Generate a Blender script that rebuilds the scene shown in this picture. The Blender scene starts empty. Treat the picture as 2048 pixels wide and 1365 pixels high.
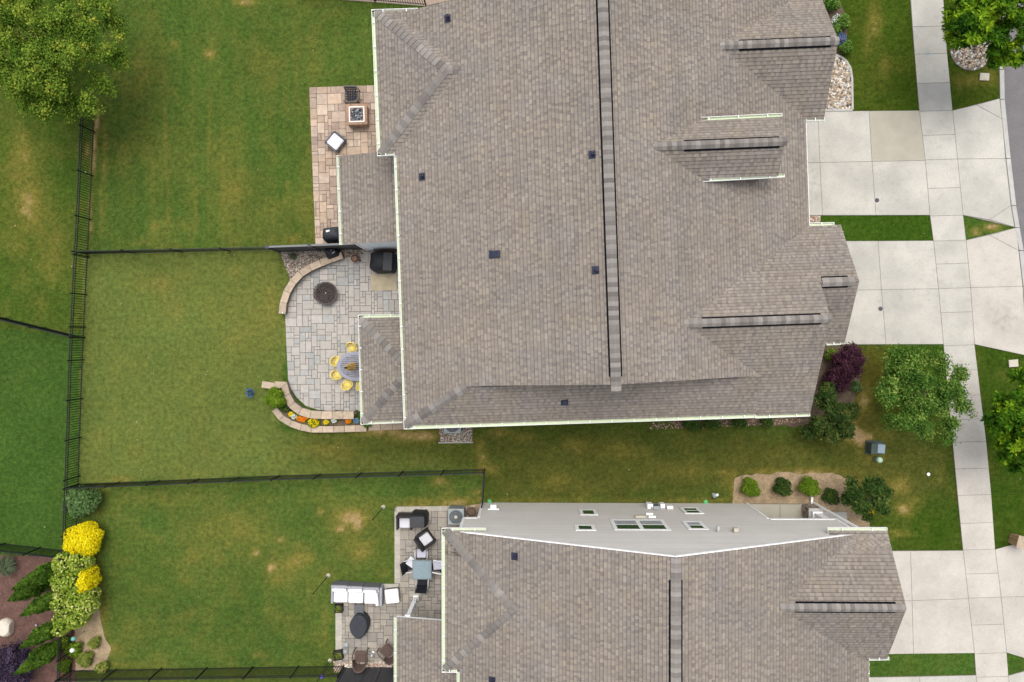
import bpy, math, random
import numpy as np
from math import radians as R, sin, cos, tan, pi, atan, hypot
from mathutils import Vector, Matrix

rnd = random.Random(7)
rng = np.random.default_rng(11)
S = bpy.context.scene
COL = S.collection

# ------------------------------------------------------------------ camera, sky, sun, exposure
H = 35.0            # metres above the ground
F = 1505.0          # focal length in photograph pixels (2048 wide)
NX, NY = 1048.0, 680.0
_b = atan((NX - 1024) / F); _a = -atan((NY - 682.5) / F)
ROT = Matrix.Rotation(_b, 3, 'Y') @ Matrix.Rotation(-_a, 3, 'X')
cam = bpy.data.cameras.new('camera'); co = bpy.data.objects.new('camera', cam); COL.objects.link(co)
cam.sensor_width = 36.0; cam.lens = 36.0 * F / 2048.0; cam.clip_end = 800.0
co.matrix_world = Matrix.Translation((0, 0, H)) @ ROT.to_4x4()
S.camera = co

w = bpy.data.worlds.new("World"); S.world = w; w.use_nodes = True
nt = w.node_tree; nt.nodes.clear()
sky = nt.nodes.new('ShaderNodeTexSky'); sky.sky_type = 'NISHITA'; sky.sun_disc = False
SUN_EL, SUN_AZ = 72.0, 2.0          # azimuth measured clockwise from +Y
sky.sun_elevation = R(SUN_EL); sky.sun_rotation = R(SUN_AZ); sky.air_density = 1.0; sky.dust_density = 3.0
hs = nt.nodes.new('ShaderNodeHueSaturation'); hs.inputs['Saturation'].default_value = 0.28
bg = nt.nodes.new('ShaderNodeBackground'); bg.inputs['Strength'].default_value = 0.15
wo = nt.nodes.new('ShaderNodeOutputWorld')
nt.links.new(sky.outputs[0], hs.inputs['Color']); nt.links.new(hs.outputs[0], bg.inputs[0]); nt.links.new(bg.outputs[0], wo.inputs[0])
sl = bpy.data.lights.new('sun', 'SUN'); sl.energy = 1.4; sl.angle = R(40); sl.color = (1.0, 0.95, 0.88)
so = bpy.data.objects.new('sun', sl); COL.objects.link(so)
az, el = R(SUN_AZ), R(SUN_EL)
so.rotation_euler = Vector((-sin(az) * cos(el), -cos(az) * cos(el), -sin(el))).to_track_quat('-Z', 'Y').to_euler()
so.location = (0, 20, 30)
vs = S.view_settings; vs.view_transform = 'Standard'; vs.look = 'None'; vs.gamma = 1.0; vs.use_curve_mapping = False
vs.exposure = 0.50
S.cycles.use_denoising = True
S.cycles.max_bounces = 6; S.cycles.diffuse_bounces = 3; S.cycles.glossy_bounces = 2

# ------------------------------------------------------------------ photograph pixel -> place
def ray(px, py):
    d = ROT @ Vector(((px - 1024) / F, -(py - 682.5) / F, -1.0))
    return d
def W(px, py, z=0.0):
    d = ray(px, py); t = (H - z) / (-d.z)
    return Vector((d.x * t, d.y * t, z))
def W2(px, py, z=0.0):
    v = W(px, py, z); return (v.x, v.y)
def WP(pts, z=0.0):
    return [W2(a, b, z) for a, b in pts]

# ------------------------------------------------------------------ materials
def srgb(r, g, b):
    f = lambda c: (c / 255 / 12.92) if c / 255 <= 0.04045 else ((c / 255 + 0.055) / 1.055) ** 2.4
    return (f(r), f(g), f(b))
def mat(name, rgb, rough=0.8, amt=0.15, scale=6.0, fine=0.1, fscale=60.0, metal=0.0, bump=0.0, bscale=80.0, vary=0.0, attr=None, island=0.0, spec=0.4, coat=0.0, stain=0.0, trans=0.0):
    m = bpy.data.materials.new(name); m.use_nodes = True; n = m.node_tree.nodes; l = m.node_tree.links
    b = n['Principled BSDF']; b.inputs['Roughness'].default_value = rough; b.inputs['Metallic'].default_value = metal
    b.inputs['Specular IOR Level'].default_value = spec; b.inputs['Coat Weight'].default_value = coat
    if trans: b.inputs['Transmission Weight'].default_value = trans
    geo = n.new('ShaderNodeNewGeometry')
    def noise(sc, det):
        t = n.new('ShaderNodeTexNoise'); t.inputs['Scale'].default_value = sc; t.inputs['Detail'].default_value = det
        l.new(geo.outputs['Position'], t.inputs['Vector']); return t.outputs['Fac']
    def mrange(src, lo, hi, a=0.3, c=0.7):
        r_ = n.new('ShaderNodeMapRange'); l.new(src, r_.inputs[0]); r_.inputs[1].default_value = a; r_.inputs[2].default_value = c
        r_.inputs[3].default_value = lo; r_.inputs[4].default_value = hi; return r_.outputs[0]
    def mul(a, c):
        q = n.new('ShaderNodeMath'); q.operation = 'MULTIPLY'; l.new(a, q.inputs[0]); l.new(c, q.inputs[1]); return q.outputs[0]
    val = mrange(noise(scale, 4), 1 - amt, 1 + amt)
    val = mul(val, mrange(noise(fscale, 3), 1 - fine, 1 + fine))
    if vary:
        oi = n.new('ShaderNodeObjectInfo'); val = mul(val, mrange(oi.outputs['Random'], 1 - vary, 1 + vary, 0, 1))
    if stain:
        val = mul(val, mrange(noise(.45, 8), 1 - stain, 1 + stain * .5, .38, .62)); val = mul(val, mrange(noise(3.2, 9), 1 - stain * .9, 1.01, .30, .46))
        for (cx, cy, rx, ry, k_) in ((22.15, .95, .85, .9, .20), (13.45, 6.9, .35, .9, .22), (17.0, 7.3, 1.2, .5, .06), (15.2, 2.6, .5, 1.3, .07), (19.2, -12.0, .9, 1.2, .06), (20.3, 7.7, .3, 1.6, .08)):
            sb = n.new('ShaderNodeVectorMath'); sb.operation = 'SUBTRACT'; l.new(geo.outputs['Position'], sb.inputs[0]); sb.inputs[1].default_value = (cx, cy, 0)
            ml = n.new('ShaderNodeVectorMath'); ml.operation = 'MULTIPLY'; l.new(sb.outputs[0], ml.inputs[0]); ml.inputs[1].default_value = (1 / rx, 1 / ry, 0)
            le = n.new('ShaderNodeVectorMath'); le.operation = 'LENGTH'; l.new(ml.outputs[0], le.inputs[0])
            fo = mrange(le.outputs['Value'], k_, 0, .2, 1.3); nz = mrange(noise(3.5, 6), 0, 1, .38, .62); q = mul(fo, nz)
            iv = n.new('ShaderNodeMath'); iv.operation = 'SUBTRACT'; iv.inputs[0].default_value = 1; l.new(q, iv.inputs[1]); val = mul(val, iv.outputs[0])
    if island:
        val = mul(val, mrange(geo.outputs['Random Per Island'], 1 - island, 1 + island, 0, 1))
    vm = n.new('ShaderNodeVectorMath'); vm.operation = 'SCALE'; l.new(val, vm.inputs['Scale'])
    if attr:
        at = n.new('ShaderNodeAttribute'); at.attribute_name = attr; l.new(at.outputs['Color'], vm.inputs[0])
    else:
        vm.inputs[0].default_value = rgb
    l.new(vm.outputs[0], b.inputs['Base Color'])
    if bump:
        bp = n.new('ShaderNodeBump'); bp.inputs['Strength'].default_value = bump; bp.inputs['Distance'].default_value = 0.02
        l.new(noise(bscale, 5), bp.inputs['Height']); l.new(bp.outputs[0], b.inputs['Normal'])
    m.diffuse_color = (*rgb, 1)
    return m
def leafmat(name, ramp, hue_noise=0.7, rough=0.75, trans=0.25):
    """ramp: list of (pos, rgb); position from per-leaf random mixed with a slow noise of the place"""
    m = bpy.data.materials.new(name); m.use_nodes = True; n = m.node_tree.nodes; l = m.node_tree.links
    b = n['Principled BSDF']; b.inputs['Roughness'].default_value = rough; b.inputs['Specular IOR Level'].default_value = 0.06
    geo = n.new('ShaderNodeNewGeometry')
    t = n.new('ShaderNodeTexNoise'); t.inputs['Scale'].default_value = 1.6; t.inputs['Detail'].default_value = 3; l.new(geo.outputs['Position'], t.inputs['Vector'])
    mr = n.new('ShaderNodeMapRange'); l.new(t.outputs['Fac'], mr.inputs[0]); mr.inputs[1].default_value = .3; mr.inputs[2].default_value = .7
    mx = n.new('ShaderNodeMix'); mx.inputs[0].default_value = hue_noise
    at = n.new('ShaderNodeAttribute'); at.attribute_name = 'tone'
    m2 = n.new('ShaderNodeMix'); m2.inputs[0].default_value = .6; l.new(mr.outputs[0], m2.inputs[2]); l.new(at.outputs['Fac'], m2.inputs[3])
    l.new(geo.outputs['Random Per Island'], mx.inputs[2]); l.new(m2.outputs[0], mx.inputs[3])
    cr = n.new('ShaderNodeValToRGB'); e = cr.color_ramp.elements
    while len(e) < len(ramp): e.new(0.5)
    for i, (p, c) in enumerate(ramp): e[i].position = p; e[i].color = (*c, 1)
    l.new(mx.outputs[0], cr.inputs[0]); l.new(cr.outputs[0], b.inputs['Base Color'])
    tr = n.new('ShaderNodeBsdfTranslucent'); l.new(cr.outputs[0], tr.inputs[0])
    ms = n.new('ShaderNodeMixShader'); ms.inputs[0].default_value = trans
    l.new(b.outputs[0], ms.inputs[1]); l.new(tr.outputs[0], ms.inputs[2]); l.new(ms.outputs[0], n['Material Output'].inputs[0])
    return m

# ------------------------------------------------------------------ object helpers
def tag(o, label=None, cat=None, group=None, kind=None):
    if label: o['label'] = label
    if cat: o['category'] = cat
    if group: o['group'] = group
    if kind: o['kind'] = kind
    return o
def link(name, me, parent=None, loc=(0, 0, 0), rot=(0, 0, 0)):
    o = bpy.data.objects.new(name, me); COL.objects.link(o); o.location = loc; o.rotation_euler = rot
    if parent is not None: o.parent = parent
    return o
def thing(name, label, cat, loc=(0, 0, 0), rz=0.0, group=None):
    o = link(name, None, None, loc, (0, 0, rz)); o.empty_display_size = .2
    return tag(o, label, cat, group)
def dup(root, loc, rz=None, label=None):
    def cp(o, par):
        c = o.copy(); COL.objects.link(c)
        if par is not None: c.parent = par
        for ch in KIDS.get(o.name, []): cp(ch, c)
        return c
    KIDS = {}
    for o in COL.objects:
        if o.parent: KIDS.setdefault(o.parent.name, []).append(o)
    c = cp(root, None); c.location = loc
    if rz is not None: c.rotation_euler = (0, 0, rz)
    if label: c['label'] = label
    return c

class MB:
    def __init__(s): s.v = []; s.f = []; s.mi = []
    def add(s, vs, fs, mi=0):
        o = len(s.v); s.v += [tuple(v) for v in vs]; s.f += [tuple(o + i for i in f) for f in fs]; s.mi += [mi] * len(fs); return s
    def box(s, c, d, rz=0.0, mi=0, tilt=None):
        x, y, z = d[0] / 2, d[1] / 2, d[2] / 2
        M = Matrix.Rotation(rz, 3, 'Z')
        if tilt is not None: M = M @ Matrix.Rotation(tilt[0], 3, tilt[1])
        vs = [M @ Vector((a * x, b * y, e * z)) + Vector(c) for a in (-1, 1) for b in (-1, 1) for e in (-1, 1)]
        return s.add(vs, [(0, 1, 3, 2), (4, 6, 7, 5), (0, 4, 5, 1), (2, 3, 7, 6), (0, 2, 6, 4), (1, 5, 7, 3)], mi)
    def prism(s, poly, z0, z1, mi=0, bottom=True):
        """poly: list of (x,y) (any orientation), vertical prism; z1 may be a list of top heights"""
        ar = sum(poly[i][0] * poly[(i + 1) % len(poly)][1] - poly[(i + 1) % len(poly)][0] * poly[i][1] for i in range(len(poly)))
        zt = z1 if isinstance(z1, (list, tuple)) else [z1] * len(poly)
        zb = z0 if isinstance(z0, (list, tuple)) else [z0] * len(poly)
        P = list(zip(poly, zt, zb))
        if ar < 0: P = P[::-1]
        n = len(P)
        vs = [(p[0][0], p[0][1], p[2]) for p in P] + [(p[0][0], p[0][1], p[1]) for p in P]
        fs = [tuple(range(n, 2 * n))] + [(i, (i + 1) % n, n + (i + 1) % n, n + i) for i in range(n)]
        if bottom: fs.append(tuple(range(n - 1, -1, -1)))
        return s.add(vs, fs, mi)
    def rod(s, a, b, r, n=6, r2=None, mi=0, cap=True):
        a = Vector(a); b = Vector(b); d = (b - a).normalized(); r2 = r if r2 is None else r2
        u = d.orthogonal().normalized(); v = d.cross(u)
        vs = [a + (u * cos(2 * pi * i / n) + v * sin(2 * pi * i / n)) * r for i in range(n)] + [b + (u * cos(2 * pi * i / n) + v * sin(2 * pi * i / n)) * r2 for i in range(n)]
        fs = [(i, (i + 1) % n, n + (i + 1) % n, n + i) for i in range(n)]
        if cap: fs += [tuple(range(n - 1, -1, -1)), tuple(range(n, 2 * n))]
        return s.add(vs, fs, mi)
    def tube(s, pts, r, n=6, mi=0):
        for a, b in zip(pts[:-1], pts[1:]): s.rod(a, b, r, n, mi=mi)
        return s
    def lathe(s, prof, n=24, c=(0, 0, 0), mi=0, sx=1.0, sy=1.0, wob=None):
        vs = []; fs = []
        for j, (r, z) in enumerate(prof):
            for i in range(n):
                k = 1.0 if wob is None else wob(i / n * 2 * pi, j)
                vs.append((c[0] + r * k * sx * cos(2 * pi * i / n), c[1] + r * k * sy * sin(2 * pi * i / n), c[2] + z))
        m = len(prof)
        for j in range(m - 1):
            for i in range(n): fs.append((j * n + i, j * n + (i + 1) % n, (j + 1) * n + (i + 1) % n, (j + 1) * n + i))
        fs.append(tuple(range(n - 1, -1, -1))); fs.append(tuple((m - 1) * n + i for i in range(n)))
        return s.add(vs, fs, mi)
    def mesh(s, name, mats):
        me = bpy.data.meshes.new(name); me.from_pydata(s.v, [], s.f)
        for m in (mats if isinstance(mats, (list, tuple)) else [mats]): me.materials.append(m)
        if any(s.mi): me.polygons.foreach_set('material_index', s.mi)
        me.update(); return me
    def build(s, name, mats, parent=None, loc=(0, 0, 0), rot=(0, 0, 0), smooth=False, bevel=0.0, kind=None, sub=0):
        me = s.mesh(name, mats)
        if smooth: me.polygons.foreach_set('use_smooth', [True] * len(me.polygons))
        o = link(name, me, parent, loc, rot)
        if bevel:
            b = o.modifiers.new('b', 'BEVEL'); b.width = bevel; b.segments = 2; b.limit_method = 'ANGLE'; b.angle_limit = R(40)
        if sub:
            u = o.modifiers.new('s', 'SUBSURF'); u.levels = sub; u.render_levels = sub
        if kind: o['kind'] = kind
        return o

def npmesh(name, V, Fq, mats, parent=None, fattr=None, vattr=None, kind=None, loc=(0, 0, 0)):
    """V (n,3) array, Fq (m,k) int array"""
    me = bpy.data.meshes.new(name); k = Fq.shape[1]
    me.vertices.add(len(V)); me.vertices.foreach_set('co', np.ascontiguousarray(V, dtype=np.float32).ravel())
    me.loops.add(Fq.size); me.loops.foreach_set('vertex_index', np.ascontiguousarray(Fq, dtype=np.int32).ravel())
    me.polygons.add(len(Fq)); me.polygons.foreach_set('loop_start', np.arange(0, Fq.size, k, dtype=np.int32))
    me.polygons.foreach_set('loop_total', np.full(len(Fq), k, dtype=np.int32))
    for m in (mats if isinstance(mats, (list, tuple)) else [mats]): me.materials.append(m)
    for arr, dom in ((fattr, 'FACE'), (vattr, 'POINT')):
        if arr is not None:
            a = me.attributes.new('tone', 'FLOAT_COLOR', dom)
            a.data.foreach_set('color', np.ascontiguousarray(np.c_[arr, np.ones(len(arr))], dtype=np.float32).ravel())
    me.update(calc_edges=True); me.validate()
    o = link(name, me, parent, loc)
    if kind: o['kind'] = kind
    return o

# ------------------------------------------------------------------ 2D helpers
def clip_half(poly, f):
    """keep the side where f(p) >= 0, f linear"""
    out = []; n = len(poly)
    for i in range(n):
        a, b = poly[i], poly[(i + 1) % n]; fa, fb = f(a), f(b)
        if fa >= 0: out.append(a)
        if (fa >= 0) != (fb >= 0):
            t = fa / (fa - fb); out.append((a[0] + (b[0] - a[0]) * t, a[1] + (b[1] - a[1]) * t))
    return out
def clip_convex(subj, conv):
    ar = sum(conv[i][0] * conv[(i + 1) % len(conv)][1] - conv[(i + 1) % len(conv)][0] * conv[i][1] for i in range(len(conv)))
    c = conv if ar > 0 else conv[::-1]
    for i in range(len(c)):
        a, b = c[i], c[(i + 1) % len(c)]
        subj = clip_half(subj, lambda p: (b[0] - a[0]) * (p[1] - a[1]) - (b[1] - a[1]) * (p[0] - a[0]))
        if len(subj) < 3: return []
    return subj
def area(p):
    return abs(sum(p[i][0] * p[(i + 1) % len(p)][1] - p[(i + 1) % len(p)][0] * p[i][1] for i in range(len(p)))) / 2
def inside(P, poly):
    x, y = P[:, 0], P[:, 1]; r = np.zeros(len(P), bool); n = len(poly); j = n - 1
    for i in range(n):
        xi, yi = poly[i]; xj, yj = poly[j]
        if yi != yj:
            c = ((yi > y) != (yj > y)) & (x < (xj - xi) * (y - yi) / (yj - yi) + xi); r ^= c
        j = i
    return r
def smooth_poly(pts, it=2, closed=True):
    for _ in range(it):
        q = []; n = len(pts)
        for i in range(n if closed else n - 1):
            a, b = pts[i], pts[(i + 1) % n]
            q += [(a[0] * .75 + b[0] * .25, a[1] * .75 + b[1] * .25), (a[0] * .25 + b[0] * .75, a[1] * .25 + b[1] * .75)]
        pts = q if closed else [pts[0]] + q + [pts[-1]]
    return pts
_lat = rng.random((256, 256))
def vnoise(x, y):
    xi = np.floor(x).astype(int); yi = np.floor(y).astype(int); fx = x - xi; fy = y - yi
    fx = fx * fx * (3 - 2 * fx); fy = fy * fy * (3 - 2 * fy)
    g = lambda a, b: _lat[a % 256, b % 256]
    return (g(xi, yi) * (1 - fx) + g(xi + 1, yi) * fx) * (1 - fy) + (g(xi, yi + 1) * (1 - fx) + g(xi + 1, yi + 1) * fx) * fy
def fbm(x, y, s, o=4):
    r = 0; a = 1; t = 0
    for k in range(o): r = r + a * vnoise(x * s + 17.3 * k, y * s + 5.1 * k); t += a; a *= .55; s *= 2.03
    return r / t

# ------------------------------------------------------------------ palette
M = {}
M['asphalt'] = mat('asphalt', srgb(112, 109, 110), .95, .08, 1.5, .22, 45, bump=.5, bscale=60)
M['concrete'] = mat('concrete', (.45, .43, .384), .85, .06, .9, .06, 14, vary=.05, stain=.08, bump=.15, bscale=40)
M['concrete_warm'] = mat('concrete_warm', (.475, .44, .39), .85, .05, .9, .06, 14, stain=.07, vary=.04, bump=.15, bscale=40)
M['concrete_sand'] = mat('concrete_sand', (.38, .352, .285), .85, .06, 1.5, .05, 30, bump=.15, bscale=40)
M['concrete_grey'] = mat('concrete_grey', (.345, .335, .31), .85, .09, 1.5, .06, 30, bump=.15, bscale=40)
M['joint'] = mat('joint', (.23, .215, .19), .95, .2, 8)
M['kerb'] = mat('kerb', (.42, .41, .385), .9, .1, 2.0, .08, 30, vary=.05)
M['manhole'] = mat('manhole', (.06, .06, .075), .6, .2, 30, bump=.5, bscale=60)
M['soil'] = mat('soil', (.12, .085, .055), .95, .3, 3, .35, 30, bump=1, bscale=40)
M['soil_tan'] = mat('soil_tan', (.33, .245, .15), .95, .25, 2.5, .3, 25, bump=1, bscale=40)
M['mulch'] = mat('mulch', (.125, .066, .052), .95, .25, 3, .45, 50, bump=1, bscale=70)
M['far_grass'] = mat('far_grass', (.055, .085, .022), .95, .25, .5, .3, 20)
M['lawn'] = mat('lawn', (.07, .1, .03), .95, .26, 5.5, .5, 26, attr='tone', bump=.6, bscale=50, spec=.02)
M['blade'] = mat('blade', (.07, .1, .03), .75, .26, 5.5, .42, 26, attr='tone', island=.45, spec=.02)
M['chip'] = mat('chip', (.15, .08, .06), .95, .1, 3, .1, 50, attr='tone', island=.3)
M['paver_tan'] = mat('paver_tan', (.42, .315, .235), .9, .14, 5, .12, 40, vary=.22, bump=.35, bscale=50)
M['paver_tan2'] = mat('paver_tan2', (.47, .37, .29), .9, .14, 5, .12, 40, vary=.15, bump=.35, bscale=50)
M['paver_tan3'] = mat('paver_tan3', (.35, .265, .21), .9, .14, 5, .12, 40, vary=.15, bump=.35, bscale=50)
M['paver_grey'] = mat('paver_grey', (.385, .36, .325), .9, .08, 5, .08, 40, vary=.07, bump=.3, bscale=50)
M['paver_grey2'] = mat('paver_grey2', (.34, .335, .32), .9, .1, 5, .08, 40, vary=.1, bump=.3, bscale=50)
M['paver_grey3'] = mat('paver_grey3', (.41, .38, .345), .9, .08, 5, .08, 40, vary=.06, bump=.3, bscale=50)
M['paver_taupe'] = mat('paver_taupe', (.33, .295, .25), .9, .1, 4, .1, 40, vary=.10, bump=.3, bscale=50)
M['paver_taupe2'] = mat('paver_taupe2', (.285, .26, .23), .9, .1, 4, .1, 40, vary=.10, bump=.3, bscale=50)
M['paver_edge'] = mat('paver_edge', (.42, .385, .33), .9, .08, 4, .1, 40, vary=.08, bump=.3, bscale=50)
M['sand'] = mat('sand', (.09, .08, .07), .95, .2, 6, .2, 50)
M['stone_cap'] = mat('stone_cap', (.41, .325, .24), .9, .14, 6, .12, 50, vary=.13, bump=.5, bscale=40)
M['stone_wall'] = mat('stone_wall', (.19, .165, .145), .95, .25, 8, .2, 50, vary=.2, bump=1, bscale=40)
M['rock'] = mat('rock', (.4, .35, .3), .85, .2, 12, .1, 60, attr='tone', bump=.4, bscale=40)
M['shingle'] = mat('shingle', (.25, .22, .2), .95, .05, 1.1, .24, 70, attr='tone', spec=.15)
M['cap'] = mat('cap', (.205, .186, .170), .95, .06, 3, .22, 70, vary=.08, spec=.15)
M['cap2'] = mat('cap_light', (.26, .238, .22), .95, .06, 3, .22, 70, vary=.08, spec=.1)
M['cap3'] = mat('cap_dark', (.17, .153, .142), .95, .06, 3, .22, 70, vary=.1, spec=.1)
M['deck'] = mat('deck', (.15, .13, .12), .95)
M['black_vent'] = mat('black_vent', (.006, .007, .009), .95, .1, spec=.05)
M['gutter'] = mat('gutter', (.56, .63, .44), .5, .04, 4, .03, vary=.03)
M['white'] = mat('white', (.92, .92, .92), .5, .03, 3, .02)
M['vent_pipe'] = mat('vent_pipe', (.02, .024, .05), .45, .15)
M['siding'] = mat('siding', (.58, .555, .525), .7, .04, .8, .04, 20, vary=.035)
M['siding_blue'] = mat('siding_blue', (.84, .89, .92), .7, .03, 1.2, .03, 40)
M['siding_dark'] = mat('siding_dark', (.55, .57, .59), .7, .03, 1.2, .03, 40)
M['glass'] = mat('glass', (.012, .07, .035), .12, .3, 2.0, .1, spec=.6)
M['blind'] = mat('blind', (.36, .37, .39), .6, .1, 4)
M['fence'] = mat('fence', (.006, .008, .008), .45, .1)
M['privacy'] = mat('privacy', (.055, .056, .062), .6, .12, 3, .1, 40, vary=.15)
M['privacy_top'] = mat('privacy_top', (.17, .18, .18), .6, .1)
M['black_cover'] = mat('black_cover', (.013, .014, .018), .65, .2, 6, .2, bump=.8, bscale=9)
M['dark_cover'] = mat('dark_cover', (.045, .046, .05), .7, .12, 6, .1, 50, bump=.6, bscale=12)
M['slate_cover'] = mat('slate_cover', (.028, .034, .042), .65, .12, 5, .1, bump=.5, bscale=10)
M['cushion'] = mat('cushion', (.80, .79, .80), .8, .03, 6, .02)
M['cushion_grey'] = mat('cushion_grey', (.50, .50, .58), .85, .05, 6, .03)
M['cushion_pale'] = mat('cushion_pale', (.64, .64, .68), .85, .05, 6, .03)
M['wicker_black'] = mat('wicker_black', (.025, .023, .024), .6, .2, 20, .3, 80, bump=1, bscale=90)
M['wicker_grey'] = mat('wicker_grey', (.14, .145, .155), .7, .15, 20, .3, 80, bump=1, bscale=90)
M['wicker_pale'] = mat('wicker_pale', (.36, .36, .40), .7, .1, 20, .2, 80, bump=1, bscale=90)
M['wicker_brown'] = mat('wicker_brown', (.115, .075, .062), .6, .15, 20, .35, 80, bump=1, bscale=90)
M['wicker_taupe'] = mat('wicker_taupe', (.15, .135, .12), .7, .15, 20, .3, 80, bump=1, bscale=90)
M['sling'] = mat('sling', (.008, .008, .014), .7, .1)
M['alu'] = mat('alu', (.62, .63, .64), .3, .05, metal=.6)
M['glass_table'] = mat('glass_table', (.22, .29, .32), .22, .1, 14, .25, 40, spec=.6)
M['table_frame'] = mat('table_frame', (.17, .20, .21), .4, .1)
M['table_grey'] = mat('table_grey', (.25, .255, .32), .5, .05, 5, .05)
M['yellow'] = mat('yellow', (.84, .68, .17), .5, .08, 12, .05)
M['parasol'] = mat('parasol', (.80, .60, .20), .8, .12, 14, .1)
M['parasol2'] = mat('parasol2', (.66, .40, .12), .8, .12, 14, .1)
M['terracotta'] = mat('terracotta', (.16, .075, .05), .7, .25, 14, .1)
M['terracotta_pale'] = mat('terracotta_pale', (.30, .19, .13), .7, .25, 14, .1)
M['brown_pot'] = mat('brown_pot', (.08, .05, .035), .6, .3, 14, .1)
M['burner_glass'] = mat('burner_glass', (.012, .014, .035), .15, .4, 20, .4, 60, spec=.8)
M['lava'] = mat('lava', (.06, .045, .04), .9, .3, 20, island=.5)
M['bowl'] = mat('bowl', (.085, .07, .065), .7, .2, 14, .3, 60, vary=.1, bump=.6)
M['fire_block'] = mat('fire_block', (.34, .21, .14), .9, .15, 6, .12, 50, vary=.1, bump=.4, bscale=40)
M['mat_tan'] = mat('mat_tan', (.40, .34, .235), .9, .1, 4, .1, 50)
M['unit_grey'] = mat('unit_grey', (.30, .33, .33), .5, .06)
M['unit_dark'] = mat('unit_dark', (.05, .06, .07), .5, .1)
M['pale_green'] = mat('pale_green', (.42, .58, .44), .5, .06)
M['unit_blue'] = mat('unit_blue', (.27, .35, .40), .5, .06)
M['unit_green'] = mat('unit_green', (.05, .075, .07), .6, .1)
M['lid'] = mat('lid', (.50, .46, .38), .8, .1, 8)
M['boulder'] = mat('boulder', (.60, .54, .45), .9, .12, 3, .1, 30, bump=.7, bscale=14)
M['bark'] = mat('bark', (.10, .075, .055), .95, .2, 14, bump=1, bscale=30)
M['purple_glass'] = mat('purple_glass', (.16, .10, .55), .2, .2)
M['teal_glass'] = mat('teal_glass', (.14, .42, .36), .15, .2)
M['steel'] = mat('steel', (.42, .43, .45), .3, .1, metal=.5)
M['brick_box'] = mat('brick_box', (.32, .20, .11), .85, .12, 6, .1)
M['paint_blue'] = mat('paint_blue', (.12, .45, .62), .8)
M['green_cap'] = mat('green_cap', (.10, .45, .15), .6)
G1 = srgb
L = {}
L['elm'] = leafmat('elm_leaf', [(.12, (.04, .10, .010)), (.42, (.11, .20, .022)), (.70, (.24, .33, .04)), (.93, (.50, .46, .06))], .7)
L['maple'] = leafmat('maple_leaf', [(.15, (.012, .05, .004)), (.5, (.07, .17, .009)), (.75, (.22, .36, .016)), (.92, (.42, .55, .03))], .85)
L['birch'] = leafmat('birch_leaf', [(.15, (.025, .085, .012)), (.55, (.10, .20, .03)), (.9, (.34, .43, .09))], .6)
L['dark'] = leafmat('dark_leaf', [(.1, (.016, .042, .010)), (.55, (.05, .10, .02)), (.9, (.15, .19, .04))], .6)
L['olive'] = leafmat('olive_leaf', [(.15, (.02, .05, .012)), (.6, (.06, .105, .022)), (.95, (.20, .19, .05))], .6)
L['purple'] = leafmat('purple_leaf', [(.1, (.022, .009, .016)), (.55, (.07, .024, .042)), (.95, (.17, .075, .09))], .6, trans=.15)
L['violet'] = leafmat('violet_leaf', [(.1, (.018, .012, .025)), (.6, (.06, .042, .075)), (.95, (.13, .10, .15))], .6, trans=.15)
L['yellow'] = leafmat('yellow_leaf', [(.1, (.60, .48, .006)), (.5, (.90, .76, .01)), (.9, (.95, .88, .03))], .6, trans=.3)
L['bright'] = leafmat('bright_leaf', [(.1, (.05, .11, .008)), (.6, (.15, .25, .018)), (.95, (.32, .42, .04))], .6)
L['varieg'] = leafmat('variegated_leaf', [(.08, (.06, .13, .012)), (.4, (.20, .31, .03)), (.65, (.42, .50, .07)), (.9, (.74, .74, .34))], .5)
L['hydr'] = leafmat('round_leaf', [(.1, (.04, .09, .025)), (.55, (.11, .19, .06)), (.95, (.22, .32, .12))], .7)
L['conifer'] = leafmat('conifer_leaf', [(.1, (.03, .075, .01)), (.5, (.11, .20, .022)), (.9, (.28, .38, .06))], .6, trans=.1)
L['hosta'] = leafmat('hosta_leaf', [(.1, (.05, .09, .015)), (.5, (.17, .22, .04)), (.9, (.42, .38, .10))], .7)
L['flower_orange'] = leafmat('orange_petal', [(.2, (.75, .12, .01)), (.8, (.85, .30, .02))])
L['flower_yellow'] = leafmat('yellow_petal', [(.2, (.75, .50, .01)), (.8, (.85, .70, .03))])
L['flower_blue'] = leafmat('blue_petal', [(.2, (.06, .12, .30)), (.8, (.20, .32, .55))])
L['flower_white'] = leafmat('white_petal', [(.2, (.55, .6, .55)), (.8, (.75, .8, .78))])
L['spike'] = leafmat('grass_leaf', [(.1, (.07, .10, .05)), (.9, (.20, .24, .14))])
# ================================================================== GROUND
GUARD = []          # world polygons without grass
g = MB(); g.prism([(-300, -300), (300, -300), (300, 300), (-300, 300)], -.5, -.06)
tag(g.build('ground', M['far_grass']), kind='structure')

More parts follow.
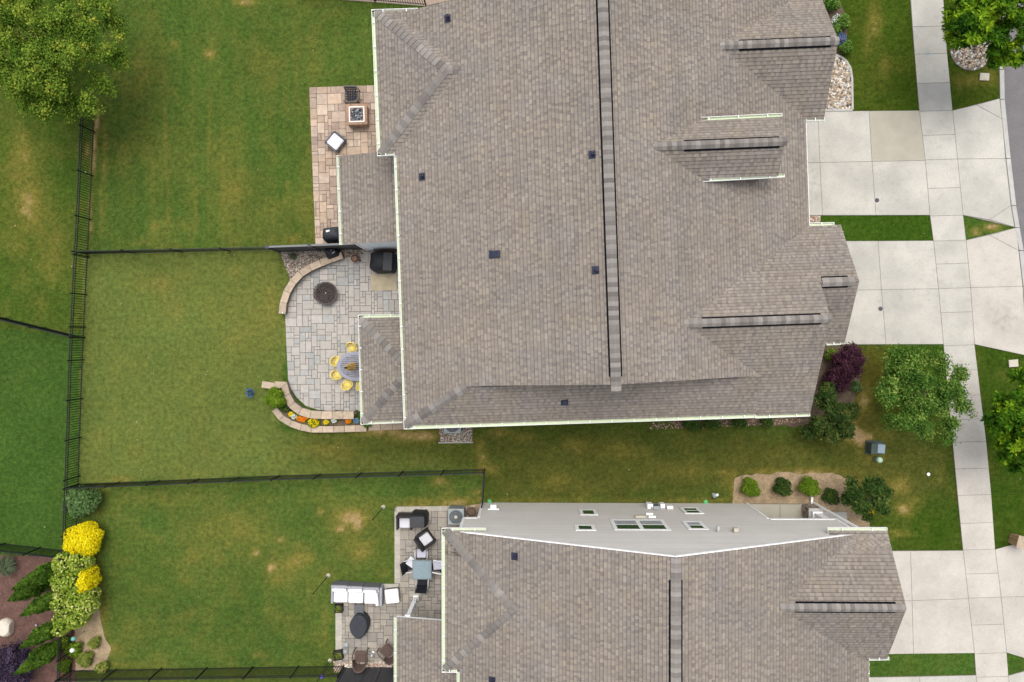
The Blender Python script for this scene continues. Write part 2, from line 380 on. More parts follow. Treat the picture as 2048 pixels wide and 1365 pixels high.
# sidewalk edges (photograph pixels, on the ground)
SWL = [(1817, -60), (1820, 0), (1828, 105), (1837, 215), (1850, 325), (1859, 432), (1866, 483), (1876, 578), (1886, 690), (1896, 800), (1906, 903), (1915, 1000), (1925, 1101), (1936, 1198), (1948, 1308), (1950, 1340), (1958, 1430)]
SWR = [(1882, -60), (1885, 0), (1893, 105), (1904, 222), (1914, 318), (1925, 430), (1931, 481), (1940, 575), (1948, 690), (1961, 800), (1971, 880), (1981, 985), (1989, 1098), (2001, 1193), (2012, 1305), (2015, 1345), (2023, 1430)]
def xat(pl, y):
    for (a, b), (c, d) in zip(pl[:-1], pl[1:]):
        if b <= y <= d: return a + (c - a) * (y - b) / (d - b)
    return pl[-1][0]
def slab(parent, px, mt, top=.05, name='slab', gap=.010):
    p = WP(px); cx = sum(a for a, b in p) / len(p); cy = sum(b for a, b in p) / len(p)
    q = []
    for i in range(len(p)):   # shrink every edge by the joint width
        q.append(p[i])
    poly = q
    n = len(q); ar = sum(q[i][0] * q[(i + 1) % n][1] - q[(i + 1) % n][0] * q[i][1] for i in range(n))
    for i in range(n):
        a, b = q[i], q[(i + 1) % n]; ln = hypot(b[0] - a[0], b[1] - a[1])
        if ln < 1e-5: continue
        s = 1 if ar > 0 else -1
        poly = clip_half(poly, lambda P, a=a, b=b, ln=ln, s=s: s * ((b[0] - a[0]) * (P[1] - a[1]) - (b[1] - a[1]) * (P[0] - a[0])) / ln - gap)
    loc = [(x - cx, y - cy) for x, y in poly]
    return MB().prism(loc, 0, top).build(name, M[mt], parent, (cx, cy, 0))
def sheet(name, px, mt, z0=-.04, z1=.03, kind='structure'):
    p = WP(px); GUARD.append(p)
    return tag(MB().prism(p, z0, z1).build(name, M[mt]), kind=kind)

# sidewalk
side = tag(MB().prism(WP(SWL + SWR[::-1]), -.04, .035).build('sidewalk', M['joint']), kind='structure')
GUARD.append(WP(SWL + SWR[::-1]))
ys = [-60, 53, 108, 166, 222, 270, 319, 376, 431, 481, 527, 576, 624, 690, 740, 790, 838, 883, 936, 989, 1045, 1098, 1146, 1194, 1248, 1305, 1352, 1430]
for a, b in zip(ys[:-1], ys[1:]):
    la = a + 2; lb = b + 2
    q = [(xat(SWL, la), la), (xat(SWR, a), a), (xat(SWR, b), b), (xat(SWL, lb), lb)]
    mt = 'concrete_grey' if a == 166 else ('concrete_warm' if a > 690 else 'concrete')
    slab(side, q, mt, .05)
# survey paint dots on the sidewalk
mk = MB()
for x, y in [(1853, 53), (1855, 105), (1864, 109), (1857, 112), (1857, 118), (1848, 109), (1862, 111)]:
    c = W(x, y, .052); mk.box(c, (.05, .03, .004), .3)
mk.build('paint_mark', M['paint_blue'], side)

def drive(name, outline, slabs):
    s = MB().prism(WP(outline), -.04, .035).build(name, M['joint']); GUARD.append(WP(outline)); tag(s, kind='structure')
    for q, mt in slabs: slab(s, q, mt)
    return s
L1 = lambda y: xat(SWL, y); R1 = lambda y: xat(SWR, y)
d1 = drive('driveway', [(1560, 224), (L1(222), 222), (L1(431), 431), (1560, 432)], [
    ([(1560, 224), (1635, 224), (1639, 326), (1560, 328)], 'concrete'), ([(1560, 328), (1639, 326), (1644, 431), (1560, 432)], 'concrete'),
    ([(1635, 224), (1737, 223), (1743, 324), (1639, 326)], 'concrete'), ([(1639, 326), (1743, 324), (1751, 431), (1644, 431)], 'concrete'),
    ([(1737, 223), (L1(222), 222), (L1(322), 322), (1743, 324)], 'concrete_sand'), ([(1743, 324), (L1(322), 322), (L1(431), 431), (1751, 431)], 'concrete')])
drive('driveway_apron', [(R1(222), 222), (1998, 198), (2010, 318), (2028, 455), (R1(431), 431)], [
    ([(R1(222), 222), (1952, 211), (2003, 239), (2010, 318), (R1(318), 319)], 'concrete'), ([(1952, 211), (1998, 198), (2003, 239)], 'concrete'),
    ([(R1(318), 319), (2010, 318), (2020, 412), (1978, 440), (R1(431), 431)], 'concrete'), ([(2020, 412), (2028, 455), (1978, 440)], 'concrete')])
d2 = drive('driveway', [(1600, 483), (L1(482), 482), (L1(689), 689), (1600, 690)], [
    ([(1600, 483), (1755, 483), (1762, 580), (1600, 583)], 'concrete'), ([(1600, 583), (1762, 580), (1771, 689), (1600, 690)], 'concrete'),
    ([(1755, 483), (L1(482), 482), (L1(578), 578), (1762, 580)], 'concrete'), ([(1762, 580), (L1(578), 578), (L1(689), 689), (1771, 689)], 'concrete')])
drive('driveway_apron', [(R1(481), 481), (2031, 456), (2044, 570), (2054, 712), (R1(689), 689)], [
    ([(R1(481), 481), (1978, 471), (2036, 502), (2044, 573), (R1(576), 576)], 'concrete_warm'), ([(1978, 471), (2031, 456), (2036, 502)], 'concrete_warm'),
    ([(R1(576), 576), (2044, 573), (2054, 712), (R1(689), 689)], 'concrete_warm')])
d3 = drive('driveway', [(1700, 1102), (L1(1101), 1101), (L1(1306), 1306), (1700, 1309)], [
    ([(1700, 1102), (1820, 1102), (1823, 1201), (1700, 1203)], 'concrete_warm'), ([(1700, 1203), (1823, 1201), (1826, 1307), (1700, 1309)], 'concrete_warm'),
    ([(1820, 1102), (L1(1101), 1101), (L1(1197), 1197), (1823, 1201)], 'concrete_warm'), ([(1823, 1201), (L1(1197), 1197), (L1(1306), 1306), (1826, 1307)], 'concrete_warm')])
drive('driveway_apron', [(R1(1099), 1099), (2075, 1075), (2095, 1330), (R1(1305), 1305)], [
    ([(R1(1099), 1099), (2075, 1075), (2082, 1192), (R1(1194), 1194)], 'concrete_warm'), ([(R1(1194), 1194), (2082, 1192), (2095, 1330), (R1(1305), 1305)], 'concrete_warm')])
drive('driveway', [(1700, 1355), (L1(1350), 1350), (L1(1425), 1425), (1700, 1430)], [
    ([(1700, 1355), (1838, 1353), (1842, 1428), (1700, 1430)], 'concrete'), ([(1838, 1353), (L1(1350), 1350), (L1(1425), 1425), (1842, 1428)], 'concrete')])
drive('driveway_apron', [(R1(1350), 1351), (2120, 1322), (2120, 1430), (R1(1425), 1430)], [([(R1(1350), 1351), (2120, 1322), (2120, 1430), (R1(1425), 1430)], 'concrete')])
# street and kerb
KL = [(1990, -60), (1994, 60), (1998, 140), (1999, 200), (2011, 318), (2022, 412), (2029, 456), (2037, 502), (2045, 573), (2055, 712), (2064, 850), (2082, 1100), (2104, 1430)]
KR = [(x + 7, y) for x, y in KL]
st = [W2(x + 5, y) for x, y in KL] + [(60, -40), (60, 40)]
GUARD.append(st)
tag(MB().prism([(p[0], p[1]) for p in st], -.05, .012).build('road', M['asphalt']), kind='structure')
k = tag(MB().build('kerb', M['kerb']), kind='structure')
kk = []
for (a, b), (c, d) in zip(KL[:-1], KL[1:]):
    n = max(1, int((d - b) / 65))
    for i in range(n):
        t0, t1 = i / n, (i + 1) / n
        kk.append([(a + (c - a) * t0, b + (d - b) * t0 + .6), (a + (c - a) * t1, b + (d - b) * t1 - .6)])
for (a, b), (c, d) in kk:
    if -60 <= b:
        p = WP([(a, b), (a + 9, b), (c + 9, d), (c, d)]); cx, cy = p[0]
        MB().prism([(x - cx, y - cy) for x, y in p], -.04, .058).build('kerb_stone', M['kerb'], k, (cx, cy, 0), bevel=.01)
GUARD.append(WP(KL + [(x + 9, y) for x, y in KL][::-1]))

def rough(px, amp=3.0, step=9):
    out = []; r = random.Random(int(px[0][0] + px[1][1]))
    for (a, b), (c, d) in zip(px, px[1:] + px[:1]):
        n = max(1, int(hypot(c - a, d - b) / step))
        for i in range(n): out.append((a + (c - a) * i / n + r.uniform(-amp, amp), b + (d - b) * i / n + r.uniform(-amp, amp)))
    return smooth_poly(out, 1)
# beds ---------------------------------------------------------------
sheet('mulch_bed', [(-80, 1108), (60, 1112), (150, 1118), (150, 1180), (152, 1430), (-80, 1430)], 'mulch', z1=.02)
sheet('bare_soil', rough([(150, 1110), (190, 1120), (196, 1200), (205, 1262), (222, 1300), (214, 1335), (150, 1345)]), 'soil_tan', z1=.012)
sheet('planting_bed', rough([(1466, 958), (1480, 950), (1560, 946), (1660, 947), (1700, 958), (1715, 1000), (1740, 1020), (1738, 1100), (1466, 1100)]), 'soil_tan', z1=.02)
sheet('planting_bed', rough([(1560, 660), (1640, 692), (1660, 692), (1712, 692), (1722, 740), (1712, 800), (1680, 850), (1600, 853), (1500, 850), (1350, 853), (1290, 800), (1500, 700)]), 'soil', z1=.02)
sheet('planting_bed', [(1600, -50), (1655, -50), (1695, 40), (1692, 108), (1640, 112), (1600, 100)], 'soil', z1=.02)
sheet('gravel_bed', smooth_poly([(1636, 108), (1672, 112), (1690, 122), (1702, 140), (1703, 170), (1704, 224), (1600, 224), (1600, 110)], 1), 'soil', z1=.02)
sheet('gravel_bed', [(1600, 431), (1641, 431), (1641, 452), (1600, 470)], 'soil_tan', z1=.02)
ring = [(1942 + 41 * cos(t * pi / 12), 98 + 42 * sin(t * pi / 12)) for t in range(24)]
sheet('tree_ring_bed', ring, 'soil', z1=.02)
GRV = [(560, 503), (800, 495), (800, 560), (690, 520), (640, 524), (600, 545), (583, 570), (576, 545), (566, 520)]
sheet('gravel_bed', GRV, 'soil', z1=.025)
sheet('gravel_bed', [(874, 800), (946, 800), (946, 886), (879, 886)], 'soil', z1=.025)
sheet('gravel_bed', [(668, 1322), (800, 1318), (800, 1345), (668, 1345)], 'soil_tan', z1=.02)
sheet('gravel_bed', [(900, 1015), (962, 1008), (962, 1060), (895, 1070)], 'soil_tan', z1=.02)
sheet('neighbour_bed', [(600, -120), (880, -120), (905, 0), (850, 13), (640, -3)], 'paver_tan3', z1=.015)

# patios: individual pavers
def ashlar(name, px, unit, mats, seed, ang=0.0, sizes=None, bed='sand', top=.055, guard=True, label=None):
    rr = random.Random(seed); poly = WP(px)
    if guard: GUARD.append(poly)
    base = tag(MB().prism(poly, -.04, .028).build(name, M[bed]), kind='structure')
    ca, sa = cos(ang), sin(ang)
    loc = [(x * ca + y * sa, -x * sa + y * ca) for x, y in poly]
    x0 = min(p[0] for p in loc); y0 = min(p[1] for p in loc); x1 = max(p[0] for p in loc); y1 = max(p[1] for p in loc)
    nx = int((x1 - x0) / unit) + 2; ny = int((y1 - y0) / unit) + 2
    occ = [[False] * nx for _ in range(ny)]; cache = {}
    sizes = sizes or [(2, 2), (3, 2), (2, 3), (2, 1), (1, 2), (2, 2), (3, 2)]
    gp = .0095
    for j in range(ny):
        for i in range(nx):
            if occ[j][i]: continue
            opt = sizes[:]; rr.shuffle(opt); opt.append((1, 1))
            for a, b in opt:
                if i + a <= nx and j + b <= ny and all(not occ[j + q][i + p] for p in range(a) for q in range(b)):
                    # do not leave single units
                    break
            for p in range(a):
                for q in range(b): occ[j + q][i + p] = True
            ox, oy = x0 + i * unit, y0 + j * unit
            rc = [(ox + gp, oy + gp), (ox + a * unit - gp, oy + gp), (ox + a * unit - gp, oy + b * unit - gp), (ox + gp, oy + b * unit - gp)]
            c = clip_convex(loc[:], rc); c = [p for k_, p in enumerate(c) if hypot(p[0] - c[k_ - 1][0], p[1] - c[k_ - 1][1]) > .004] if c else c
            if len(c) < 3 or area(c) < .004: continue
            cx, cy = ox + a * unit / 2, oy + b * unit / 2
            wx, wy = cx * ca - cy * sa, cx * sa + cy * ca
            full = abs(area(c) - area(rc)) < 1e-4
            mt = rr.choice(mats); key = (a, b, mt)
            dz = rr.uniform(-.004, .004)
            if full:
                if key not in cache:
                    cache[key] = MB().prism([(p[0] - cx, p[1] - cy) for p in rc], 0, top, bottom=False).mesh('paver', M[mt])
                link('paver', cache[key], base, (wx, wy, dz), (0, 0, ang))
            else:
                MB().prism([(p[0] - cx, p[1] - cy) for p in c], 0, top, bottom=False).build('paver', M[mt], base, (wx, wy, dz), (0, 0, ang))
    return base
U = 1 / 43.0
ashlar('tan_patio', [(619, 176), (800, 170), (800, 500), (632, 497)], 7.2 * U, ['paver_tan', 'paver_tan', 'paver_tan2', 'paver_tan3'], 3, R(1.5), [(2, 2), (3, 2), (2, 3), (2, 2), (3, 3), (4, 3), (2, 1), (1, 2)])
GP = [(571, 628), (574, 600), (584, 575), (602, 553), (628, 535), (660, 524), (690, 517), (735, 505), (815, 500), (825, 860), (719, 822), (700, 822), (665, 822), (640, 821), (612, 812), (594, 795), (583, 778), (577, 760), (574, 700)]
ashlar('grey_patio', GP, 5.8 * U, ['paver_grey', 'paver_grey', 'paver_grey3', 'paver_grey2'], 5, R(0.5), [(2, 2), (3, 2), (2, 3), (4, 2), (2, 4), (2, 1), (3, 2), (1, 2), (3, 3), (4, 3)])
LP = [(790, 1015), (900, 1014), (905, 1060), (905, 1430), (800, 1430), (800, 1323), (672, 1325), (672, 1170), (790, 1168)]
ashlar('taupe_patio', LP, 6.4 * U, ['paver_taupe', 'paver_taupe', 'paver_taupe2', 'paver_taupe'], 9, 0, [(2, 2), (2, 2), (3, 2), (2, 3), (3, 3), (2, 1), (2, 2)])
# pale edge pavers along the taupe patio, a soldier course proud of the field
ed = tag(MB().build('patio_edging', M['paver_edge']), kind='structure')
def course(p0, p1, wdt, ln, mt, z=.062, parent=ed, name='edge_paver'):
    a, b = Vector(W2(*p0)), Vector(W2(*p1)); d = b - a; n = max(1, int(d.length / ln)); s = d / n; ang = math.atan2(d.y, d.x)
    me = MB().box((0, 0, 0), (s.length - .008, wdt, z), mi=0).mesh(name, M[mt])
    for i in range(n):
        c = a + s * (i + .5); link(name, me, parent, (c.x, c.y, z / 2 + rnd.uniform(-.002, .002)), (0, 0, ang))
course((793, 1018), (900, 1017), .22, .12, 'paver_edge'); course((795, 1023), (795, 1166), .26, .21, 'paver_edge')
course((673, 1172), (797, 1172), .2, .24, 'paver_edge'); course((678, 1178), (678, 1322), .3, .24, 'paver_edge')

# river stones -------------------------------------------------------
_ico = None
def rocks(name, px, n, size, cols, z=.02, parent=None, flat=.6, seed=1, lift=.4):
    global _ico
    if _ico is None:
        t = (1 + 5 ** .5) / 2
        v = np.array([(-1, t, 0), (1, t, 0), (-1, -t, 0), (1, -t, 0), (0, -1, t), (0, 1, t), (0, -1, -t), (0, 1, -t), (t, 0, -1), (t, 0, 1), (-t, 0, -1), (-t, 0, 1)], float)
        f = np.array([(0, 11, 5), (0, 5, 1), (0, 1, 7), (0, 7, 10), (0, 10, 11), (1, 5, 9), (5, 11, 4), (11, 10, 2), (10, 7, 6), (7, 1, 8), (3, 9, 4), (3, 4, 2), (3, 2, 6), (3, 6, 8), (3, 8, 9), (4, 9, 5), (2, 4, 11), (6, 2, 10), (8, 6, 7), (9, 8, 1)])
        _ico = (v / np.linalg.norm(v[0]), f)
    r = np.random.default_rng(seed); poly = WP(px); P = np.array(poly)
    lo, hi = P.min(0), P.max(0); pts = np.empty((0, 2))
    while len(pts) < n:
        c = lo + (hi - lo) * r.random((n * 3, 2)); pts = np.vstack([pts, c[inside(c, poly)]])
    pts = pts[:n]; v, f = _ico
    sc = r.uniform(size[0], size[1], n)[:, None] * np.stack([r.uniform(.7, 1.25, n), r.uniform(.6, 1, n), r.uniform(flat * .7, flat, n)], 1) / 2
    a = r.uniform(0, 2 * pi, n); Vv = v[None] * (1 + r.uniform(-.16, .16, (n, 12, 1))) * sc[:, None, :]
    x = Vv[..., 0] * np.cos(a)[:, None] - Vv[..., 1] * np.sin(a)[:, None]; y = Vv[..., 0] * np.sin(a)[:, None] + Vv[..., 1] * np.cos(a)[:, None]
    V = np.stack([x + pts[:, 0:1], y + pts[:, 1:2], Vv[..., 2] + z + sc[:, 2:3] * lift], -1).reshape(-1, 3)
    Fx = (f[None] + (np.arange(n) * 12)[:, None, None]).reshape(-1, 3)
    ct = np.array(cols)[r.integers(0, len(cols), n)] * r.uniform(.75, 1.25, (n, 1))
    o = npmesh(name, V, Fx, M['rock'], parent, fattr=np.repeat(ct, 20, 0))
    o['kind'] = 'stuff'; return o
RV = [(.52, .44, .34), (.40, .28, .18), (.30, .26, .22), (.62, .57, .5), (.22, .17, .13), (.45, .36, .26), (.5, .5, .48)]
rocks('river_stones', [(1636, 108), (1670, 113), (1690, 124), (1700, 142), (1701, 170), (1701, 221), (1600, 221), (1600, 110)], 2300, (.07, .2), RV, seed=2)
rocks('river_stones', [(1604, 433), (1639, 433), (1639, 450), (1604, 460)], 220, (.05, .1), [(.5, .38, .3), (.6, .55, .5), (.4, .25, .18)], seed=3)
rocks('river_stones', ring, 1000, (.06, .15), RV, seed=4)
rocks('gravel', GRV, 5200, (.03, .075), [(.40, .31, .24), (.5, .43, .36), (.27, .2, .16), (.56, .5, .44)], z=.03, seed=5)
rocks('gravel', [(876, 805), (944, 805), (944, 884), (881, 884)], 2300, (.03, .07), [(.45, .36, .28), (.55, .5, .43), (.25, .18, .14), (.62, .58, .52)], z=.03, seed=6)
rocks('gravel', [(668, 1324), (800, 1320), (800, 1340), (668, 1340)], 420, (.06, .14), [(.60, .5, .42), (.68, .62, .55), (.45, .3, .25)], seed=7)
rocks('gravel', [(900, 1017), (960, 1010), (960, 1055), (897, 1060)], 420, (.04, .1), [(.5, .42, .35), (.4, .3, .22)], seed=8)
rocks('gravel', [(1300, 846), (1500, 838), (1640, 838), (1600, 846), (1500, 852), (1300, 860)], 420, (.04, .09), [(.4, .3, .22), (.3, .2, .15)], seed=12)
rocks('bark_chips', [(-80, 1110), (60, 1113), (148, 1120), (148, 1180), (150, 1400), (-80, 1400)], 4200, (.03, .08), [(.16, .08, .06), (.10, .05, .04), (.20, .11, .085), (.13, .07, .055)], z=.015, flat=.4, seed=9)
rocks('bark_chips', [(1470, 958), (1560, 950), (1660, 951), (1700, 962), (1712, 1000), (1735, 1020), (1735, 1095), (1620, 1000), (1470, 1004)], 1500, (.03, .07), [(.34, .25, .15), (.26, .18, .11), (.42, .32, .2)], z=.015, flat=.4, seed=10)
# bed edgings
def edging(px, wdt, ht, mt, name='bed_edging', seg=.22, label=None):
    p = [Vector(q) for q in WP(px)]; o = tag(MB().build(name, M[mt]), kind='structure')
    path = []; 
    for a, b in zip(p[:-1], p[1:]):
        n = max(1, round((b - a).length / seg))
        for i in range(n): path.append((a + (b - a) * (i / n), a + (b - a) * ((i + 1) / n)))
    for a, b in path:
        d = b - a; c = (a + b) / 2
        MB().box((0, 0, 0), (d.length * 1.0 - .006, wdt, ht)).build('edging_stone', M[mt], o, (c.x, c.y, ht / 2), (0, 0, math.atan2(d.y, d.x)))
edging([(1670, 111), (1681, 115), (1692, 124), (1700, 138), (1703, 158), (1704, 220)], .09, .08, 'kerb', seg=.3)
edging([(1704, 221), (1640, 222)], .09, .08, 'kerb', seg=.3)
edging(ring + ring[:1], .10, .05, 'stone_wall', seg=.25)
edging([(877, 886), (946, 885)], .05, .05, 'kerb', seg=.4)

# lawn: one relief sheet with its own colours ------------------------
YARDS = [  # polygon px, sRGB (as it reads), dry amount
    ([(-200, -200), (160, -200), (175, 240), (165, 500), (165, 668), (-200, 660)], (76, 102, 38), .6),
    ([(160, -200), (900, -200), (745, 200), (745, 500), (175, 506), (165, 500), (190, 240)], (82, 108, 46), .5),
    ([(-200, 640), (165, 672), (158, 960), (150, 1110), (-200, 1100)], (72, 103, 43), .06),
    ([(165, 506), (760, 500), (600, 640), (570, 700), (560, 860), (700, 875), (970, 940), (158, 968)], (105, 122, 60), .42),
    ([(560, 856), (1600, 840), (1900, 860), (1905, 1010), (960, 1010), (970, 938), (640, 948)], (84, 94, 41), .45),
    ([(150, 966), (970, 938), (970, 1010), (790, 1170), (690, 1330), (140, 1430)], (82, 108, 47), .6),
    ([(140, 1338), (800, 1333), (800, 1500), (140, 1500)], (85, 102, 45), .3),
    ([(1590, 400), (1900, 400), (1900, 500), (1590, 500)], (66, 98, 28), .05),
    ([(1590, -200), (2048, -200), (2048, 230), (1590, 230)], (68, 92, 26), .3),
    ([(1740, 690), (2100, 690), (2200, 1120), (1740, 1110)], (64, 92, 27), .3),
    ([(1690, 690), (1780, 690), (1800, 800), (1760, 860), (1600, 870), (1640, 800)], (84, 84, 34), .6)]
SOFT = (4, 10)
PATCH = [(1600, 944, 130, 6, .8), (1467, 975, 6, 30, .8), (1715, 965, 14, 12, .7), (200, 1240, 14, 50, .7), (222, 1300, 10, 14, .7), (197, 1180, 8, 40, .6), (1728, 800, 14, 30, .7), # px, py, rx, ry, strength  (bare or dry spots)
    (193, 240, 7, 30, 1.2), (190, 290, 5, 26, 1.3), (186, 335, 4, 20, 1.1), (182, 430, 4, 50, .8), (176, 300, 5, 20, .9),
    (45, 330, 28, 60, .6), (60, 420, 25, 40, .7), (100, 500, 30, 60, .5), (30, 490, 20, 20, .3), (420, 110, 14, 10, .6), (415, 105, 5, 5, .6), (350, 90, 8, 8, .5),
    (280, 150, 35, 60, .35), (490, 5, 20, 8, 1.0), (245, 310, 14, 30, .3), (310, 452, 10, 7, .6), (575, 370, 5, 8, .7), (285, 485, 14, 7, .5), (470, 380, 25, 90, .3),
    (320, 570, 40, 20, .4), (470, 540, 14, 10, .4), (540, 600, 30, 80, .3), (480, 640, 60, 80, .2), (350, 620, 20, 20, .3), (880, 962, 14, 8, 1.0), (975, 940, 16, 8, .9), (955, 985, 12, 8, .7), (965, 920, 10, 12, .8),
    (1000, 865, 22, 9, .8), (960, 890, 10, 14, .7), (830, 872, 60, 10, 1.1), (760, 862, 45, 7, 1.0), (905, 1010, 60, 7, .7), (840, 1012, 50, 5, .5),
    (700, 1035, 35, 22, 1.1), (680, 1060, 14, 10, .8), (715, 1050, 12, 14, .8), (720, 1100, 34, 26, .55), (542, 1137, 8, 7, 1.1), (512, 1106, 7, 7, .9), (560, 1080, 8, 6, .7), (600, 1120, 30, 20, .5), (565, 1150, 28, 30, .5), (470, 1050, 40, 30, .3), (400, 1100, 50, 60, .3), (300, 1000, 60, 14, .35), (590, 1090, 18, 8, .3), (765, 1145, 14, 10, .5),
    (650, 1240, 8, 40, .4), (520, 1310, 14, 7, .6), (240, 960, 30, 6, .5), (165, 300, 12, 60, .0), (1750, 40, 14, 40, .7), (1770, 130, 10, 20, .4), (1735, 80, 10, 30, .4),
    (1808, 1018, 16, 12, 1.0), (1800, 970, 22, 16, .6), (1795, 1068, 26, 8, .6), (1724, 880, 18, 20, .9), (1750, 915, 25, 14, .7), (1738, 870, 40, 12, .5), (1952, 464, 9, 6, 1.2), (1985, 455, 20, 5, 1.2),
    (1050, 875, 20, 10, .5), (1150, 890, 30, 15, .4), (1250, 900, 40, 15, .35), (1360, 940, 50, 20, .3), (1450, 960, 10, 25, .4), (1020, 1002, 300, 4, .6), (1400, 1003, 100, 5, .5),
    (1120, 960, 20, 15, .3), (1700, 860, 20, 25, .8), (1880, 940, 8, 25, .4), (640, 900, 60, 10, .3), (1942, 160, 45, 14, .6), (1985, 130, 12, 30, .5), (1830, 1000, 10, 8, .3), (250, 1330, 60, 5, .3),
    (210, 300, 5, 80, .5), (203, 420, 5, 60, .4), (580, 480, 50, 10, .3), (615, 330, 10, 100, .2), (1975, 930, 12, 30, .3), (2010, 750, 14, 10, .3), (640, 1025, 8, 8, .6)]
PW = [(W2(a, b), rx * U, ry * U, s) for a, b, rx, ry, s in PATCH]
YARDW = [(WP(p), np.array(srgb(*c)) / 1.45 * np.array([1.02, .985, .97]), d) for p, c, d in YARDS]
DRY = np.array(srgb(150, 136, 66)) / 1.5; SOILC = np.array(srgb(196, 166, 122)) / 1.5
def lawncol(x, y):
    P = np.c_[x, y]; jit = .35 * (fbm(x, y, .9, 3) - .5)
    n = len(x); col = np.tile(np.array(srgb(70, 98, 38)) / 1.2, (n, 1)); dry = np.full(n, .3)
    for k_, (poly, c, d) in enumerate(YARDW):
        if k_ in SOFT: continue
        q = inside(P, poly); col[q] = c; dry[q] = d
    fixed = inside(P, YARDW[5][0]) | inside(P, YARDW[7][0]) | (P[:, 0] < W2(163, 800)[0])
    wx = x + 1.6 * (fbm(x - 5, y + 50, .7, 3) - .5); wy = y + 1.6 * (fbm(x + 60, y - 20, .7, 3) - .5)
    for k_ in SOFT:
        poly, c, d = YARDW[k_]; wt = np.zeros(n)
        for j in range(14): wt += inside(np.c_[wx + 1.1 * cos(j * 2.4) * (j / 14) ** .5, wy + 1.1 * sin(j * 2.4) * (j / 14) ** .5], poly)
        wt = np.where(fixed, 0, wt / 14)[:, None]; col = col * (1 - wt) + c * wt; dry = dry * (1 - wt[:, 0]) + d * wt[:, 0]
    a = fbm(x, y, .33, 4); b = fbm(x + 40, y - 9, 1.1, 4); c = fbm(x - 31, y + 7, 4.0, 3)
    d_ = fbm(x + 3, y + 80, 2.3, 4); str_ = np.clip((a - .44) * 2.6, 0, 1) * .30 + np.clip((b - .5) * 3.2, 0, 1) * .38 + np.clip((d_ - .5) * 3, 0, 1) * .3
    m = .95 * dry * str_ + .10 * (c - .5)
    # mower tracks in the upper yard run up and down the picture
    up = (x < W2(745, 300)[0]) & (y > W2(0, 500)[1]) & (x > W2(190, 300)[0])
    xs = x + y * .02
    m += up * .24 * (fbm(xs * 1.0, y * .05, 3.2, 2) - .45)
    for px_, amp in ((418, .42), (388, .34), (332, .28), (445, .16), (300, .16)):
        X0 = W2(px_, 300)[0]; m += up * amp * np.exp(-((xs - X0 - W2(0, 300)[1] * .02) / .07) ** 2) * np.clip(vnoise(x * 0 + px_, y * .5) * 1.6, 0, 1) * (y < 13) * (y > 5)
    bare = np.zeros(n)
    for (cx, cy), rx, ry, s in PW:
        d2 = ((x - cx) / rx) ** 2 + ((y - cy) / ry) ** 2
        near = d2 < 9
        if near.any():
            e = np.exp(-d2[near] * (1.0 + 1.0 * (b[near] - .5)) ) * s * (.1 + 1.0 * c[near] + .9 * d_[near])
            bare[near] += e
    m = np.clip(m + .85 * bare, 0, 1)[:, None]; bb = np.clip(bare - .62, 0, .7)[:, None] * 1.3
    col = col * (1 + .30 * (fbm(x + 9, y + 3, .5, 3)[:, None] - .5)) * (1 + .22 * (c[:, None] - .5))
    col = col * (1 - m) + DRY * m
    return np.clip(col * (1 - bb) + SOILC * bb, 0, 1)
# ================================================================== ROOFS AND HOUSES
class Frame:
    def __init__(s, deg): s.u = (cos(R(deg)), sin(R(deg))); s.v = (-sin(R(deg)), cos(R(deg))); s.ang = R(deg)
    def dir(s, k): return {'E': s.u, 'W': (-s.u[0], -s.u[1]), 'N': s.v, 'S': (-s.v[0], -s.v[1])}[k]
    def plane(s, p, up, m):
        """plane z = a x + b y + c through point p (x,y,z), rising towards `up`"""
        d = s.dir(up); a, b = m * d[0], m * d[1]
        return (a, b, p[2] - a * p[0] - b * p[1], up)
    def half(s, p, keep):
        d = s.dir(keep); return (d[0], d[1], -(d[0] * p[0] + d[1] * p[1]))
def zof(pl, x, y): return pl[0] * x + pl[1] * y + pl[2]
def ray_plane(px, py, pl):
    d = ray(px, py); t = (pl[2] - H) / (d.z - pl[0] * d.x - pl[1] * d.y)
    return Vector((d.x * t, d.y * t, H + d.z * t))
class Prim:
    def __init__(s, planes, halves, gutter=None):
        s.planes = planes; s.halves = halves; s.faces = []
        base = [(-60, -60), (60, -60), (60, 60), (-60, 60)]
        for h_ in halves: base = clip_half(base, lambda p: h_[0] * p[0] + h_[1] * p[1] + h_[2])
        s.foot = base
        for i, P in enumerate(planes):
            f = base
            for j, Q in enumerate(planes):
                if j != i: f = clip_half(f, lambda p: zof(Q, *p) - zof(P, *p))
            s.faces.append(f)
    def z(s, x, y, eps=0.0):
        for h_ in s.halves:
            if h_[0] * x + h_[1] * y + h_[2] < -eps: return -99
        return min(zof(P, x, y) for P in s.planes)
def roof_z(prims, x, y, eps=0.0): return max([p.z(x, y, eps) for p in prims] or [-99])

